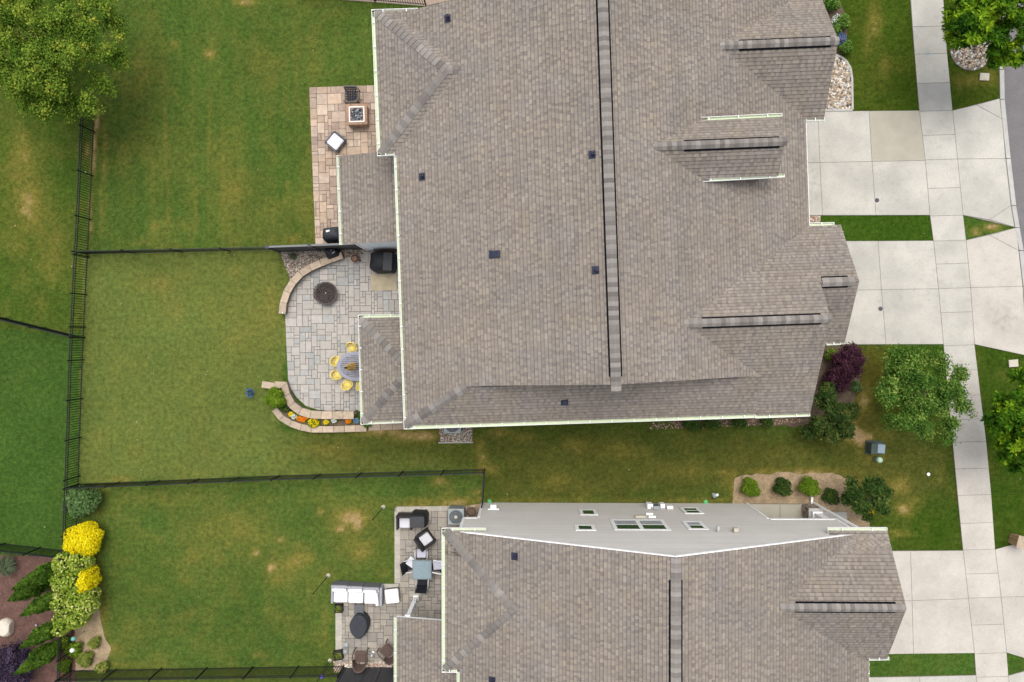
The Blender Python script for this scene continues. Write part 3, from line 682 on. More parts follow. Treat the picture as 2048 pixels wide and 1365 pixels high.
SH_LIGHT = np.array([(.325, .288, .25), (.305, .27, .236), (.345, .305, .262)]) * np.array([.765, .75, .73])
SH_DARK = np.array([(.250, .222, .203), (.265, .235, .213), (.228, .203, .188)]) * np.array([.855, .835, .815])
def shingles(prim, k, prims, out, seed):
    """laminated asphalt shingles of one roof face: courses, tabs and butt edges"""
    f = prim.faces[k]; P = prim.planes[k]
    if len(f) < 3 or area(f) < .05: return
    m = hypot(P[0], P[1]); up = (P[0] / m, P[1] / m); al = (up[1], -up[0])
    e = .143 / math.sqrt(1 + m * m)
    loc = [(p[0] * al[0] + p[1] * al[1], p[0] * up[0] + p[1] * up[1]) for p in f]
    s0, s1 = min(p[0] for p in loc), max(p[0] for p in loc); t0, t1 = min(p[1] for p in loc), max(p[1] for p in loc)
    rr = random.Random(seed); others = [q for q in prims if q is not prim]
    V, Fc, C = out
    def emit(c4, zb, zt, col, tdn, tup):
        o = len(V)
        for s_, t_ in c4:
            x, y = s_ * al[0] + t_ * up[0], s_ * al[1] + t_ * up[1]
            kf = (t_ - tdn) / (tup - tdn)
            V.append((x, y, zof(P, x, y) + zb + (zt - zb) * kf))
        Fc.append(tuple(range(o, o + len(c4)))); C.append(col)
        return o
    t = t0 - .004; row = 0
    while t < t1:
        # strip cut
        st = clip_half(clip_half(loc, lambda p: p[1] - t), lambda p: t + e - p[1])
        if len(st) >= 3:
            a = min(p[0] for p in st); b = max(p[0] for p in st); s = a - rr.uniform(0, .3); tooth = rr.random() < .5
            rowtone = rr.uniform(.95, 1.05)
            while s < b:
                wdt = rr.uniform(.08, .24) if tooth else rr.uniform(.06, .17)
                sa, sb = max(s, a), min(s + wdt, b); s += wdt
                if sb - sa > .004:
                    mx, my = (sa + sb) / 2, t + e / 2
                    X, Y = mx * al[0] + my * up[0], mx * al[1] + my * up[1]; zc = zof(P, X, Y)
                    if not any(q.z(X, Y) > zc + .22 for q in others):
                        bs = SH_LIGHT if tooth else SH_DARK
                        cl = bs[rr.randrange(3)] * rowtone * rr.uniform(.92, 1.08); hx = float(vnoise(np.array([X * 1.3 + 90]), np.array([Y * 1.3 + 70]))[0]) - .5; hy = float(vnoise(np.array([X * .5 + 30]), np.array([Y * .5 + 10]))[0]) - .5; cl = cl * (1 + .10 * hy) * (1 + np.array([.06, .02, -.07]) * hx * .9)
                        lift = .019 if tooth else .011
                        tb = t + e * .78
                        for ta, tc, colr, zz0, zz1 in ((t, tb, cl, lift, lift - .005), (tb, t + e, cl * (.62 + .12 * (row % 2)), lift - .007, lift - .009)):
                            q4 = [(sa, ta), (sb, ta), (sb, tc), (sa, tc)]
                            inall = all(clipin(prim, k, p, al, up) for p in q4)
                            if not inall:
                                q4 = clip_convex(q4, loc)
                                if len(q4) < 3: continue
                            emit(q4, zz0, zz1, colr, ta, tc)
                            if ta == t and inall:   # butt edge
                                o = len(V)
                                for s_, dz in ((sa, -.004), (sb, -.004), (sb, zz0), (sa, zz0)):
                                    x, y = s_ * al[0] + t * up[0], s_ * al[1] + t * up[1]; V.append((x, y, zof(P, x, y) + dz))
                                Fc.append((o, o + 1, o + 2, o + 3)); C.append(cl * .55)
                tooth = not tooth
        t += e; row += 1
def clipin(prim, k, p, al, up):
    x, y = p[0] * al[0] + p[1] * up[0], p[0] * al[1] + p[1] * up[1]
    for h_ in prim.halves:
        if h_[0] * x + h_[1] * y + h_[2] < 0: return False
    z = zof(prim.planes[k], x, y)
    return all(zof(Q, x, y) >= z - 1e-6 for j, Q in enumerate(prim.planes) if j != k)

def roof_parts(parent, prims, seed, thick=.2):
    rf = MB(); out = ([], [], [])
    for n, pr in enumerate(prims):
        for k, f in enumerate(pr.faces):
            if len(f) < 3 or area(f) < .02: continue
            P = pr.planes[k]
            o = len(rf.v); vs = [(x, y, zof(P, x, y) - .004) for x, y in f]; m = len(vs)
            vb = [(x, y, z - thick) for x, y, z in vs]
            ar = sum(f[i][0] * f[(i + 1) % m][1] - f[(i + 1) % m][0] * f[i][1] for i in range(m))
            if ar < 0: vs.reverse(); vb.reverse()
            rf.add(vs + vb, [tuple(range(m)), tuple(range(2 * m - 1, m - 1, -1))], 0)
            rf.mi[-1] = 1
            rf.add(vs + vb, [(i, m + i, m + (i + 1) % m, (i + 1) % m) for i in range(m)], 1)
            shingles(pr, k, prims, out, seed * 100 + n * 10 + k)
    r = rf.build('roof', [M['deck'], M['white']], parent)
    V, Fc, C = out
    me = bpy.data.meshes.new('shingles'); me.from_pydata(V, [], Fc); me.materials.append(M['shingle'])
    at = me.attributes.new('tone', 'FLOAT_COLOR', 'FACE'); at.data.foreach_set('color', np.c_[np.array(C), np.ones(len(C))].astype(np.float32).ravel())
    sh = link('shingles', me, r); sh['kind'] = 'stuff'
    print('shingle faces', len(Fc))
    return r

def caps(parent, prims, A, B, width=.34, expo=.2, raise_=.03, vent=None, mt='cap'):
    """cap shingles from A to B (x,y) following the roof on both sides; later pieces lap the earlier"""
    a = Vector(A[:2]); b = Vector(B[:2]); d = (b - a); L_ = d.length; d.normalize(); nrm = Vector((-d.y, d.x))
    mid = (a + b) / 2
    za, zb_ = roof_z(prims, *(a + d * .05), .3), roof_z(prims, *(b - d * .05), .3)
    ridge = [roof_z(prims, *(a + d * (L_ * q)), .3) for q in (.1, .9)]
    sl_ = (ridge[1] - ridge[0]) / (.8 * L_)
    hw = width / 2
    c0 = a + d * (L_ * .5); z0 = roof_z(prims, *c0, .3)
    dl = z0 - roof_z(prims, *(c0 + nrm * .3), .3); dr = z0 - roof_z(prims, *(c0 - nrm * .3), .3)
    dl *= hw / .3; dr *= hw / .3
    n = max(1, round(L_ / expo)); ex = L_ / n; ln = ex * 1.04
    pr = [(-hw, -dr), (-.03, -.008), (.03, -.008), (hw, -dl)]
    v = []; f = []
    for s_, lift in ((-.0, .0), (ln, .030)):
        for w_, z_ in pr: v.append((s_, w_, z_ + lift + raise_ + sl_ * s_))
        for w_, z_ in pr: v.append((s_, w_, z_ + lift + raise_ - (.012 if s_ == 0 else .02) + sl_ * s_))
    f = [(0, 8, 9, 1), (1, 9, 10, 2), (2, 10, 11, 3), (4, 5, 13, 12), (5, 6, 14, 13), (6, 7, 15, 14), (0, 1, 5, 4), (1, 2, 6, 5), (2, 3, 7, 6), (8, 12, 13, 9), (9, 13, 14, 10), (10, 14, 15, 11), (0, 4, 12, 8), (3, 11, 15, 7)]
    f = [tuple(reversed(q)) for q in f]
    mes = [MB().add(v, f).mesh('ridge_cap', M[q]) for q in ('cap', 'cap2', 'cap3')]; last = 0; ang = math.atan2(d.y, d.x)
    zr0 = ridge[0] - sl_ * .1 * L_
    for i in range(n):
        last = rnd.choice([q for q in ((0, 0, 1, 1, 2) if vent else (0, 1, 0, 0, 2)) if vent is None or q != last]); p = a + d * (i * ex); link('ridge_cap', mes[last], parent, (p.x, p.y, zr0 + sl_ * i * ex), (0, 0, ang))
    if vent:   # black ridge vent under the caps, its edges showing each side
        i0, i1 = vent; mb = MB(); hv = hw + .055; k_ = hv / hw
        p0 = a + d * (L_ * i0); l2 = L_ * (i1 - i0)
        vs = []
        for s_ in (0, l2):
            for w_, z_ in ((-hv, -dr * k_), (0, -.02), (hv, -dl * k_)): vs.append((s_, w_, z_ + raise_ + .006 + sl_ * s_))
            for w_, z_ in ((-hv, -dr * k_), (0, 0), (hv, -dl * k_)): vs.append((s_, w_, z_ - .02 + sl_ * s_))
        mb.add(vs, [(0, 1, 7, 6), (1, 2, 8, 7), (0, 6, 9, 3), (2, 5, 11, 8), (0, 3, 4, 1), (1, 4, 5, 2), (6, 7, 10, 9), (7, 8, 11, 10)])
        mb.build('ridge_vent', M['black_vent'], parent, (p0.x, p0.y, zr0 + sl_ * i0 * L_), (0, 0, ang))

def gutter(parent, A, B, z, out, wd=.125, hang=.86, mt='gutter', side=None):
    """open metal gutter from A to B (x,y), `out` = unit vector away from the roof; A-B is its outer edge"""
    a = Vector(A); b = Vector(B); o = Vector(out); d = (b - a); L_ = d.length; d.normalize()
    # local frame: x along, y outwards
    ang = math.atan2(d.y, d.x); yv = Vector((-d.y, d.x)); sgn = 1 if yv.dot(o) > 0 else -1
    mb = MB()
    mb.box((L_ / 2, -sgn * .006, -.05), (L_, .012, .11), mi=1)
    mb.box((L_ / 2, -sgn * (wd - .005), -.055), (L_, .010, .10), mi=0)
    mb.box((L_ / 2, -sgn * wd / 2, -.10), (L_ - .004, wd - .026, .012), mi=0)
    mb.box((.006, -sgn * wd / 2, -.05), (.012, wd - .03, .10), mi=1); mb.box((L_ - .006, -sgn * wd / 2, -.05), (.012, wd - .03, .10), mi=1)
    g_ = mb.build('gutter', [M['gutter'], M['white']], parent, (a.x, a.y, z), (0, 0, ang))
    me = MB().box((0, -sgn * wd / 2, .004), (.028, wd - .012, .02)).mesh('gutter_hanger', M['white'])
    n = max(1, int(L_ / hang))
    for i in range(n): link('gutter_hanger', me, g_, ((i + .5) * L_ / n, 0, .0))
    return g_
def pipe_vent(parent, px, py, prims, up, s=1.0):
    """plumbing vent: flashing plate, collar, pipe"""
    z = 7.0
    for _ in range(8):
        p = W(px, py, z); z = roof_z(prims, p.x, p.y)
    dx = Vector(up); ang = math.atan2(dx.y, dx.x)
    t = link('vent_pipe', MB().lathe([(.085 * s, 0), (.085 * s, .09), (.05 * s, .13), (.05 * s, .34), (.034 * s, .34), (.034 * s, .22)], 14).mesh('vent_pipe', M['vent_pipe']), parent, (p.x, p.y, z), (0, 0, ang))
    MB().box((-.02, 0, .022 - .0), (.27 * s, .29 * s, .012), tilt=(-.39, 'Y')).build('flashing', M['vent_pipe'], t, bevel=.01)
    return t

FU = Frame(2.0)
zE = 5.3
m0 = .417
# ---- upper twin house
house = thing('twin_house', 'large two-storey twin house under a brown shingle roof with many gables, filling the upper middle', 'house', W(1200, 420, 0), 0)
house.location = (0, 0, 0)
rp = W(1217.5, 345, 8.64)
PW_ = FU.plane(rp, 'E', m0); PE_ = FU.plane(rp, 'W', m0)
hW = FU.half(W(797.5 + 5, 586, zE), 'E'); hE = FU.half(W(1613, 345, 5.15), 'W')
rake = ray_plane(955, 772, PW_)
main = Prim([PW_, PE_], [hW, hE, FU.half(rake, 'N'), FU.half(ray_plane(838, 17, PW_), 'S')])
PS_ = FU.plane(W(810, 852.5, zE), 'N', .70)
skirt = Prim([PW_, PS_], [hW, FU.half(W(810, 852.5, zE), 'N'), FU.half((rake.x, rake.y + .02, 0), 'S'), FU.half(W(1510, 838, 5.3), 'W')])
mg = .63
SN = FU.plane(W(1650, 451, 5.2), 'S', mg); SS = FU.plane(W(1600, 829, 5.2), 'N', mg)
seg = Prim([SN, SS], [FU.half(W(1620, 832, 5.2), 'W'), FU.half((3.8, 0, 0), 'E'), FU.half(W(1650, 451, 5.2), 'S'), FU.half(W(1600, 829, 5.2), 'N')])
GSl = FU.plane(W(1668, 687, 5.2), 'N', mg)
gg = Prim([SN, GSl], [FU.half(W(1681, 447, 5.2), 'W'), FU.half(W(1620, 832, 5.2), 'E'), FU.half(W(1650, 451, 5.2), 'S'), FU.half(W(1668, 687, 5.2), 'N')])
NS = FU.plane(W(1630, 239, 5.2), 'N', mg); nr = ray_plane(1560, 86, NS); NN = FU.plane(nr, 'S', mg)
neg = Prim([NS, NN], [FU.half(W(1648, 242, 5.2), 'W'), FU.half((4.2, 0, 0), 'E'), FU.half(W(1630, 239, 5.2), 'N'), FU.half((0, 13.9, 0), 'S')])
DN = FU.plane(W(1475, 239, 7.15), 'S', .74); DS = FU.plane(W(1480, 355, 7.15), 'N', .74)
dor = Prim([DN, DS], [FU.half(W(1571, 290, 8.0), 'W'), FU.half((3.8, 0, 0), 'E'), FU.half(W(1475, 239, 7.15), 'S'), FU.half(W(1480, 355, 7.15), 'N')])
BW = FU.plane(W(755.5, 165, zE), 'E', m0); BN = FU.plane(W(790, 22, zE), 'S', m0); BS = FU.plane(W(772, 308, zE), 'N', m0)
bump = Prim([BW, BN, BS], [FU.half(W(755.5, 165, zE), 'E'), FU.half(W(790, 22, zE), 'S'), FU.half(W(772, 308, zE), 'N'), FU.half((-1.3, 0, 0), 'W')])
UP = [main, skirt, seg, gg, neg, dor, bump]
roofU = roof_parts(house, UP, 1)
def ix(p1, p2, known, val=None):
    """point on the line where planes p1 and p2 meet, at world x (known='x') or y"""
    a, b, c = p1[0] - p2[0], p1[1] - p2[1], p1[2] - p2[2]
    return (val, -(a * val + c) / b) if known == 'x' else (-(b * val + c) / a, val)
def ix3(p1, p2, p3):
    A_ = np.array([[p1[0] - p2[0], p1[1] - p2[1]], [p1[0] - p3[0], p1[1] - p3[1]]]); return tuple(np.linalg.solve(A_, -np.array([p1[2] - p2[2], p1[2] - p3[2]])))
VU = [main, skirt, seg, gg, neg, dor, bump]
ry0 = rake.y
caps(house, [main], ix(PW_, PE_, 'y', ry0 - .06), ix(PW_, PE_, 'y', 12.9), .36, .165, .06, vent=(.035, 1.0))
def ridge(pr, p1, p2, x0_, x1_, parent, v=(.25, .93), wd=.30, ex=.17):
    caps(parent, [pr], ix(p1, p2, 'x', x0_), ix(p1, p2, 'x', x1_), wd, ex, .05, vent=v)
sr = ix3(SN, SS, PE_); gr_ = ix3(SN, GSl, SN) if False else None
xe = lambda pr: max(p[0] for p in pr.foot)
ridge(seg, SN, SS, sr[0], ray_plane(1663, 640, SS).x, house, (.13, .93))
ridge(gg, SN, GSl, ray_plane(1645, 563, GSl).x, ray_plane(1709, 563, GSl).x, house, (0, .82), .34, .22)
nr3 = ix3(NS, NN, PE_); ridge(neg, NS, NN, nr3[0], ray_plane(1677, 82, NS).x, house, (.17, .94))
dr3 = ix3(DN, DS, PE_); ridge(dor, DN, DS, dr3[0], ray_plane(1577, 280, DS).x - .05, house, (.24, .95))
h1 = ix3(BW, BS, BN); cS = ix3(BW, BS, (0, 0, zE + .0)); cN = ix3(BW, BN, (0, 0, zE))
caps(house, [bump], cS, h1, .34, .22, .02); caps(house, [bump], cN, h1, .34, .22, .02)
hb = ix(BN, BS, 'x', h1[0] + .75); caps(house, [bump], h1, hb, .34, .22, .02)
cK = ix3(PW_, PS_, (0, 0, zE)); tK = ix(PW_, PS_, 'y', ry0 - .05)
caps(house, [skirt], cK, tK, .36, .24, .02)
def gut(parent, p, q, z, out, fr=FU, **k):
    d = fr.dir(out); gutter(parent, W2(*p, z), W2(*q, z), z + .03, d, **k)
gut(house, (743, 21), (755, 312), zE, 'W'); gut(house, (743, 20), (836, 17), zE, 'N'); gut(house, (755, 313), (789, 311), zE, 'S')
gut(house, (788, 312), (808, 858), zE, 'W'); gut(house, (808, 859), (1511, 836), zE, 'S'); gut(house, (1511, 837), (1620, 833), 5.2, 'S')
gut(house, (1612, 243), (1619, 446), 5.1, 'E'); gut(house, (1612, 243), (1649, 242), 5.2, 'S'); gut(house, (1618, 446), (1668, 445), 5.2, 'N')
gut(house, (1653, 691), (1681, 690), 5.2, 'S'); gut(house, (1388, 236), (1564, 227), 7.1, 'N'); gut(house, (1392, 365), (1569, 355), 7.1, 'S')
for x, y in ((896, 38), (845, 354), (1185, 310), (1192, 541)): pipe_vent(house, x, y, UP, FU.u)
pipe_vent(house, 1129, 804, UP, FU.v)
# low box vent
z = 7
for _ in range(6): p = W(992, 509, z); z = roof_z(UP, p.x, p.y)
bv = MB().box((0, 0, .05), (.34, .26, .1), tilt=(-.39, 'Y')).build('box_vent', M['vent_pipe'], house, (p.x, p.y, z + .03), (0, 0, FU.ang), bevel=.02)
MB().box((-.2, 0, -.06), (.14, .3, .012), tilt=(-.39, 'Y')).build('flashing', M['vent_pipe'], bv)

def wall_loop(parent, name, pts, prims, mt='siding', z0=0.0, drop=.12, zmax=None):
    """closed wall volume; its top follows the underside of the roof"""
    P = []; n = len(pts)
    for i in range(n):
        a, b = Vector(pts[i]), Vector(pts[(i + 1) % n]); k = max(1, int((b - a).length / .35))
        P += [tuple(a + (b - a) * (j / k)) for j in range(k)]
    tops = [min(roof_z(prims, x, y, .05) - drop - .12, zmax or 99) for x, y in P]
    V = [(x, y, z0) for x, y in P] + [(x, y, max(t, z0 + .1)) for (x, y), t in zip(P, tops)]; m = len(P)
    f = [(i, (i + 1) % m, m + (i + 1) % m, m + i) for i in range(m)]
    return MB().add(V, f).build(name, M[mt], parent)
uv = lambda a, b: (a * FU.u[0] + b * FU.v[0], a * FU.u[1] + b * FU.v[1])
def touv(p): return (p[0] * FU.u[0] + p[1] * FU.u[1], p[0] * FU.v[0] + p[1] * FU.v[1])
wE = touv(W2(797.5, 586, zE))[0] + .45; eE = touv(W2(1617, 345, 5.15))[0] - .45
sE = touv(W2(810, 858, zE))[1] + .45; rk = touv(rake)[1]; nE = 12.75
bwx = touv(W2(751, 165, zE))[0] + .45; bs = touv(W2(772, 312, zE))[1] + .3; bn = touv(W2(790, 18, zE))[1] - .3
gx_ = touv(W2(1681, 447, 5.2))[0] - .35; gN = touv(W2(1650, 447, 5.2))[1] - .45; gS = touv(W2(1668, 690, 5.2))[1] + .4; sgx = touv(W2(1620, 832, 5.2))[0] - .3
ngx = touv(W2(1648, 242, 5.2))[0] - .3; nS = touv(W2(1630, 242, 5.2))[1] + .4; sS = touv(W2(1600, 832, 5.2))[1] + .4
loop = [(wE, sE), (sgx, sE + .1), (sgx, gS), (gx_, gS), (gx_, gN), (eE, gN), (eE, nS), (ngx, nS), (ngx, 13.7), (eE, 13.7), (eE, nE), (wE, nE), (bwx, nE - .1), (bwx, bs), (wE, bs)]
loop = [uv(*p) for p in loop]
wall_loop(house, 'wall', loop, UP, 'siding')
# gable wall above the low south roof, cheeks of the dormer
wall_loop(house, 'gable_wall', [uv(wE + 3, rk + .12), uv(eE - 2.8, rk + .12), uv(eE - 2.8, rk + .4), uv(wE + 3, rk + .4)], [main], 'siding', 5.5)
d0 = touv(W2(1475, 235, 7.15))[1] - .3; d1_ = touv(W2(1480, 359, 7.15))[1] + .3; dxe = touv(W2(1568, 290, 8))[0] - .3
wall_loop(house, 'dormer_wall', [uv(5.5, d1_), uv(dxe, d1_), uv(dxe, d0), uv(5.5, d0)], [dor], 'siding', 5.0)
HOUSE = [loop]
# ---- porches of the upper house
PA = FU.plane(W(680, 400, 2.8), 'E', .22); ex_ = wE + .2
pA = Prim([PA], [FU.half(W(680, 400, 2.8), 'E'), FU.half(W(720, 308.5, 3.0), 'S'), FU.half(W(720, 487, 3.0), 'N'), FU.half((*uv(ex_, 5), 0), 'W')])
roof_parts(house, [pA], 21, .16)
gut(house, (673, 312), (679, 490), 2.8, 'W')
PBW = FU.plane(W(722, 740, 2.75), 'E', m0); PBN = FU.plane(W(760, 636, 2.75), 'S', m0); PBS = FU.plane(W(760, 844, 2.75), 'N', m0)
pB = Prim([PBW, PBN, PBS], [FU.half(W(722, 740, 2.75), 'E'), FU.half(W(760, 636, 2.75), 'S'), FU.half(W(760, 844, 2.75), 'N'), FU.half((*uv(ex_, -2), 0), 'W')])
roof_parts(house, [pB], 22, .16)
c1 = ix3(PBW, PBN, (0, 0, 2.75)); c2 = ix3(PBW, PBS, (0, 0, 2.75))
e1 = e2 = ix3(PBW, PBN, PBS)
caps(house, [pB], c1, e1, .34, .25, .02); caps(house, [pB], c2, e2, .34, .25, .02)
gut(house, (716.5, 631), (721.5, 849), 2.75, 'W'); gut(house, (717, 630), (803, 629), 2.75, 'N'); gut(house, (722, 849.5), (808, 846), 2.75, 'S')
for p in ((724, 640), (727, 840)):
    q = W(*p, 2.6); MB().box((q.x + .12, q.y, 1.3), (.14, .14, 2.6)).build('porch_post', M['white'], house, bevel=.008)
q = W(684, 318, 2.7); MB().box((q.x + .1, q.y, 1.33), (.14, .14, 2.66)).build('porch_post', M['white'], house, bevel=.008)
# pale side wall under the upper porch
A_ = W2(705, 484.5, 3.0); B_ = (uv(ex_, 0)[0] - .1, A_[1] + .08)
nb = 17
for i in range(nb):
    z0_, z1_ = i * .15 + .02, (i + 1) * .15
    dd = B_[0] - A_[0]
    MB().box((dd / 2, .06, (z0_ + z1_) / 2), (dd, .12, z1_ - z0_ + .012), tilt=(-.07, 'X')).build('siding_board', M['siding_blue'], house, (A_[0], A_[1], 0), (0, 0, math.atan2(B_[1] - A_[1], dd)))
MB().box((A_[0] + .03, A_[1] + .06, 1.3), (.09, .18, 2.6)).build('corner_trim', M['white'], house)
# ---- lower house
FL = Frame(0.0)
low = thing('twin_house', 'two-storey house with grey lap siding and gable facing the side lawn, at the bottom', 'house')
YW = W(1200, 1007, 0).y
rp2 = W(1352, 1240, 8.75)
LW = FL.plane(rp2, 'E', m0); LE = FL.plane(rp2, 'W', m0)
mainL = Prim([LW, LE], [FL.half(W(920, 1345, 5.4), 'E'), FL.half(W(1738, 1340, 5.3), 'W'), FL.half((0, YW + .03, 0), 'S'), FL.half((0, -19, 0), 'N')])
FN = FL.plane(W(1715, 1061, 5.5), 'S', .6); FS = FL.plane(W(1760, 1318, 5.5), 'N', .6)
fe = FL.half(W(1774, 1060, 5.5), 'W')
frontL = Prim([FN, FS], [fe, FL.half((6.5, 0, 0), 'E'), FL.half((0, YW - .02, 0), 'S'), FL.half(W(1760, 1318, 5.5), 'N')])
frontR = Prim([FN], [fe, FL.half(W(1657, 1061, 5.5), 'E'), FL.half(W(1715, 1061, 5.5), 'S'), FL.half((0, YW - .6, 0), 'N')])
CW = FL.plane(W(890, 1200, zE), 'E', m0); CN = FL.plane(W(930, 1061, zE), 'S', m0); CS = FL.plane(W(900, 1340, zE), 'N', m0)
bumpL = Prim([CW, CN, CS], [FL.half(W(890, 1200, zE), 'E'), FL.half((0, YW - .02, 0), 'S'), FL.half(W(900, 1340, zE), 'N'), FL.half((1.2, 0, 0), 'W')])
bumpR = Prim([CW, CN], [FL.half(W(890, 1200, zE), 'E'), FL.half(W(930, 1061, zE), 'S'), FL.half((0, YW - .9, 0), 'N'), FL.half(W(972, 1061, zE), 'W')])
LO = [mainL, frontL, frontR, bumpL, bumpR]
roof_parts(low, LO, 3)
caps(low, [mainL], ix(LW, LE, 'y', YW), (ix(LW, LE, 'y', -18)), .36, .165, .06, vent=(.075, 1))
fr3 = ix3(FN, FS, LE); ridge(frontL, FN, FS, fr3[0], ray_plane(1812, 1217, FN).x - .03, low, (.13, .93))
l1 = ix3(CW, CN, CS); caps(low, [bumpL, bumpR], ix3(CW, CN, (0, 0, zE)), l1, .36, .24, .02); caps(low, [bumpL], ix3(CW, CS, (0, 0, zE)), l1, .36, .24, .02)
caps(low, [bumpL], l1, ix(CN, CS, 'x', l1[0] + .7), .34, .22, .02)
gt = lambda p, q, z, o, **k: gut(low, p, q, z, o, fr=FL, **k)
gt((883.5, 1057), (884, 1344), zE, 'W'); gt((883.5, 1056), (972, 1056), zE, 'N'); gt((884, 1345), (914, 1345), zE, 'S'); gt((913.5, 1345), (914, 1420), zE, 'W')
gt((1655, 1055.5), (1774, 1055.5), 5.5, 'N'); gt((1738, 1322), (1738, 1420), 5.3, 'E'); gt((1738, 1321), (1778, 1320), 5.5, 'S')
pipe_vent(low, 1030, 1113, LO, FL.u); pipe_vent(low, 985, 1361, LO, FL.u)
# porch C
PC = FL.plane(W(793, 1300, 2.8), 'E', .2)
xwL = W(925, 1040, 3.1).x
pC = Prim([PC], [FL.half(W(793, 1300, 2.8), 'E'), FL.half(W(835, 1238, 3.0), 'S'), FL.half((0, -19, 0), 'N'), FL.half((xwL + .3, 0, 0), 'W')])
roof_parts(low, [pC], 31, .16)
gt((788, 1236), (788, 1420), 2.8, 'W')
q = W(815, 1238, 2.7); MB().box((q.x, q.y + .02, 1.36), (.17, .17, 2.72)).box((q.x, q.y + .02, .1), (.24, .24, .2)).box((q.x, q.y + .02, 2.6), (.24, .24, .2)).build('porch_post', M['white'], low, bevel=.01)
p = W(836, 1203, 0); MB().lathe([(.05, 0), (.06, .05), (.05, .1)], 12).build('light_fitting', M['steel'], low, (q.x + .1, q.y + .1, .9), smooth=True)
# walls
xg0 = W(963, 1007, 0).x; xg1 = W(1497, 1007, 0).x; xc = W(1619, 1007, 0).x; z1f = 3.05
xe_ = W(1774, 1060, 5.5).x - .3; xm = W(1738, 1340, 5.3).x - .4; ys2 = W(1760, 1322, 5.5).y + .4
xb = W(890, 1200, zE).x + .4; ybs = W(900, 1345, zE).y + .3; xw = W(920, 1345, 5.4).x + .4
yi = YW - .03
# upper storey volume, ground floor volume (recessed porch at the east corner)
wall_loop(low, 'upper_wall', [(xwL + .02, yi), (xc, yi), (xe_ - .5, yi - 1.0), (xe_ - .5, ys2), (xm, ys2), (xm, -18.8), (xw, -18.8), (xw, ybs), (xwL + .02, ybs)], LO, 'siding_dark', z1f)
wall_loop(low, 'lower_wall', [(xg0, yi), (xg1, yi), (xg1, yi - 1.9), (xc + 1.0, yi - 1.9), (xc + 1, -18.8), (xg0, -18.8)], [], 'siding_dark', 0) if False else None
MB().prism([(xg0, yi), (xg1, yi), (xg1, yi - 1.9), (xc + .8, yi - 1.9), (xc + .8, -18.8), (xg0, -18.8)], 0, z1f).build('lower_wall', M['siding_dark'], low)
MB().box(((xwL + xc) / 2, YW - .5, z1f + .0), (xc - xwL - .06, .9, .06)).build('soffit', M['white'], low)
HOUSE.append([(xg0, yi), (xg1, yi), (xg1, yi - 1.9), (xc + .8, yi - 1.9), (xc + .8, -18.8), (xg0, -18.8)])
# lap boards of the north wall, each course on its own
me_cache = {}
top_of = lambda x: roof_z(LO[:2] + [bumpL], x, YW - .05, .1) - .2
xs_ = np.linspace(xwL, xc, 500); tp = np.array([top_of(x) for x in xs_])
dzb = .165
zc = .04
while zc < 8.7:
    if zc < z1f - .08: a_, b_ = xg0, xg1
    else: a_, b_ = xwL, xc
    ok = xs_[(tp > zc + dzb * .6) & (xs_ >= a_) & (xs_ <= b_)]
    if len(ok) > 3:
        xa, xb_ = ok[0], ok[-1]
        za = zc + dzb
        v = [(0, 0, 0), (xb_ - xa, 0, 0), (xb_ - xa, -.024, dzb), (0, -.024, dzb), (0, -.05, 0), (xb_ - xa, -.05, 0), (xb_ - xa, -.05, dzb), (0, -.05, dzb)]
        mb = MB().add(v, [(1, 0, 3, 2), (0, 1, 5, 4), (3, 7, 6, 2), (0, 4, 7, 3), (1, 2, 6, 5)])
        mb.build('siding_board', M['siding'], low, (xa, YW + .022, zc))
    zc += dzb
# trims
def trim(x0_, z0_, x1_, z1_, wd=.12, y=None, nm='trim', dep=.05):
    y = YW + .04 if y is None else y
    a = Vector((x0_, 0, z0_)); b = Vector((x1_, 0, z1_)); d = (b - a).normalized(); n_ = Vector((-d.z, 0, d.x)) * wd / 2
    vs = [a - n_, b - n_, b + n_, a + n_]; v = [(p.x, y, p.z) for p in vs] + [(p.x, y - dep, p.z) for p in vs]
    MB().add(v, [(0, 1, 2, 3), (7, 6, 5, 4), (0, 4, 5, 1), (1, 5, 6, 2), (2, 6, 7, 3), (3, 7, 4, 0)]).build(nm, M['white'], low)
trim(xg0 + .05, 0, xg0 + .05, z1f - .08, nm='corner_trim'); trim(xwL + .06, z1f + .09, xwL + .06, 5.15, nm='corner_trim'); trim(xwL + .01, z1f, xg0, z1f, .18, nm='band_trim')
trim(xg1 - .06, 0, xg1 - .06, z1f - .08, nm='corner_trim'); trim(xg1, z1f, xc, z1f, .2, nm='band_trim'); trim(xc - .06, z1f + .1, xc - .06, 5.35, nm='corner_trim')
# side wall beyond the corner and the rake boards
zr = lambda x: roof_z([mainL], x, YW - .02, .1)
xr = ix(LW, LE, 'y', YW)[0]
trim(xwL + .35, zr(xwL + .35) - .09, xr, zr(xr) - .07, .12, YW + .06, 'rake_board', .05); trim(xr, zr(xr) - .09, 12.3, zr(12.3) - .07, .12, YW + .06, 'rake_board', .05)
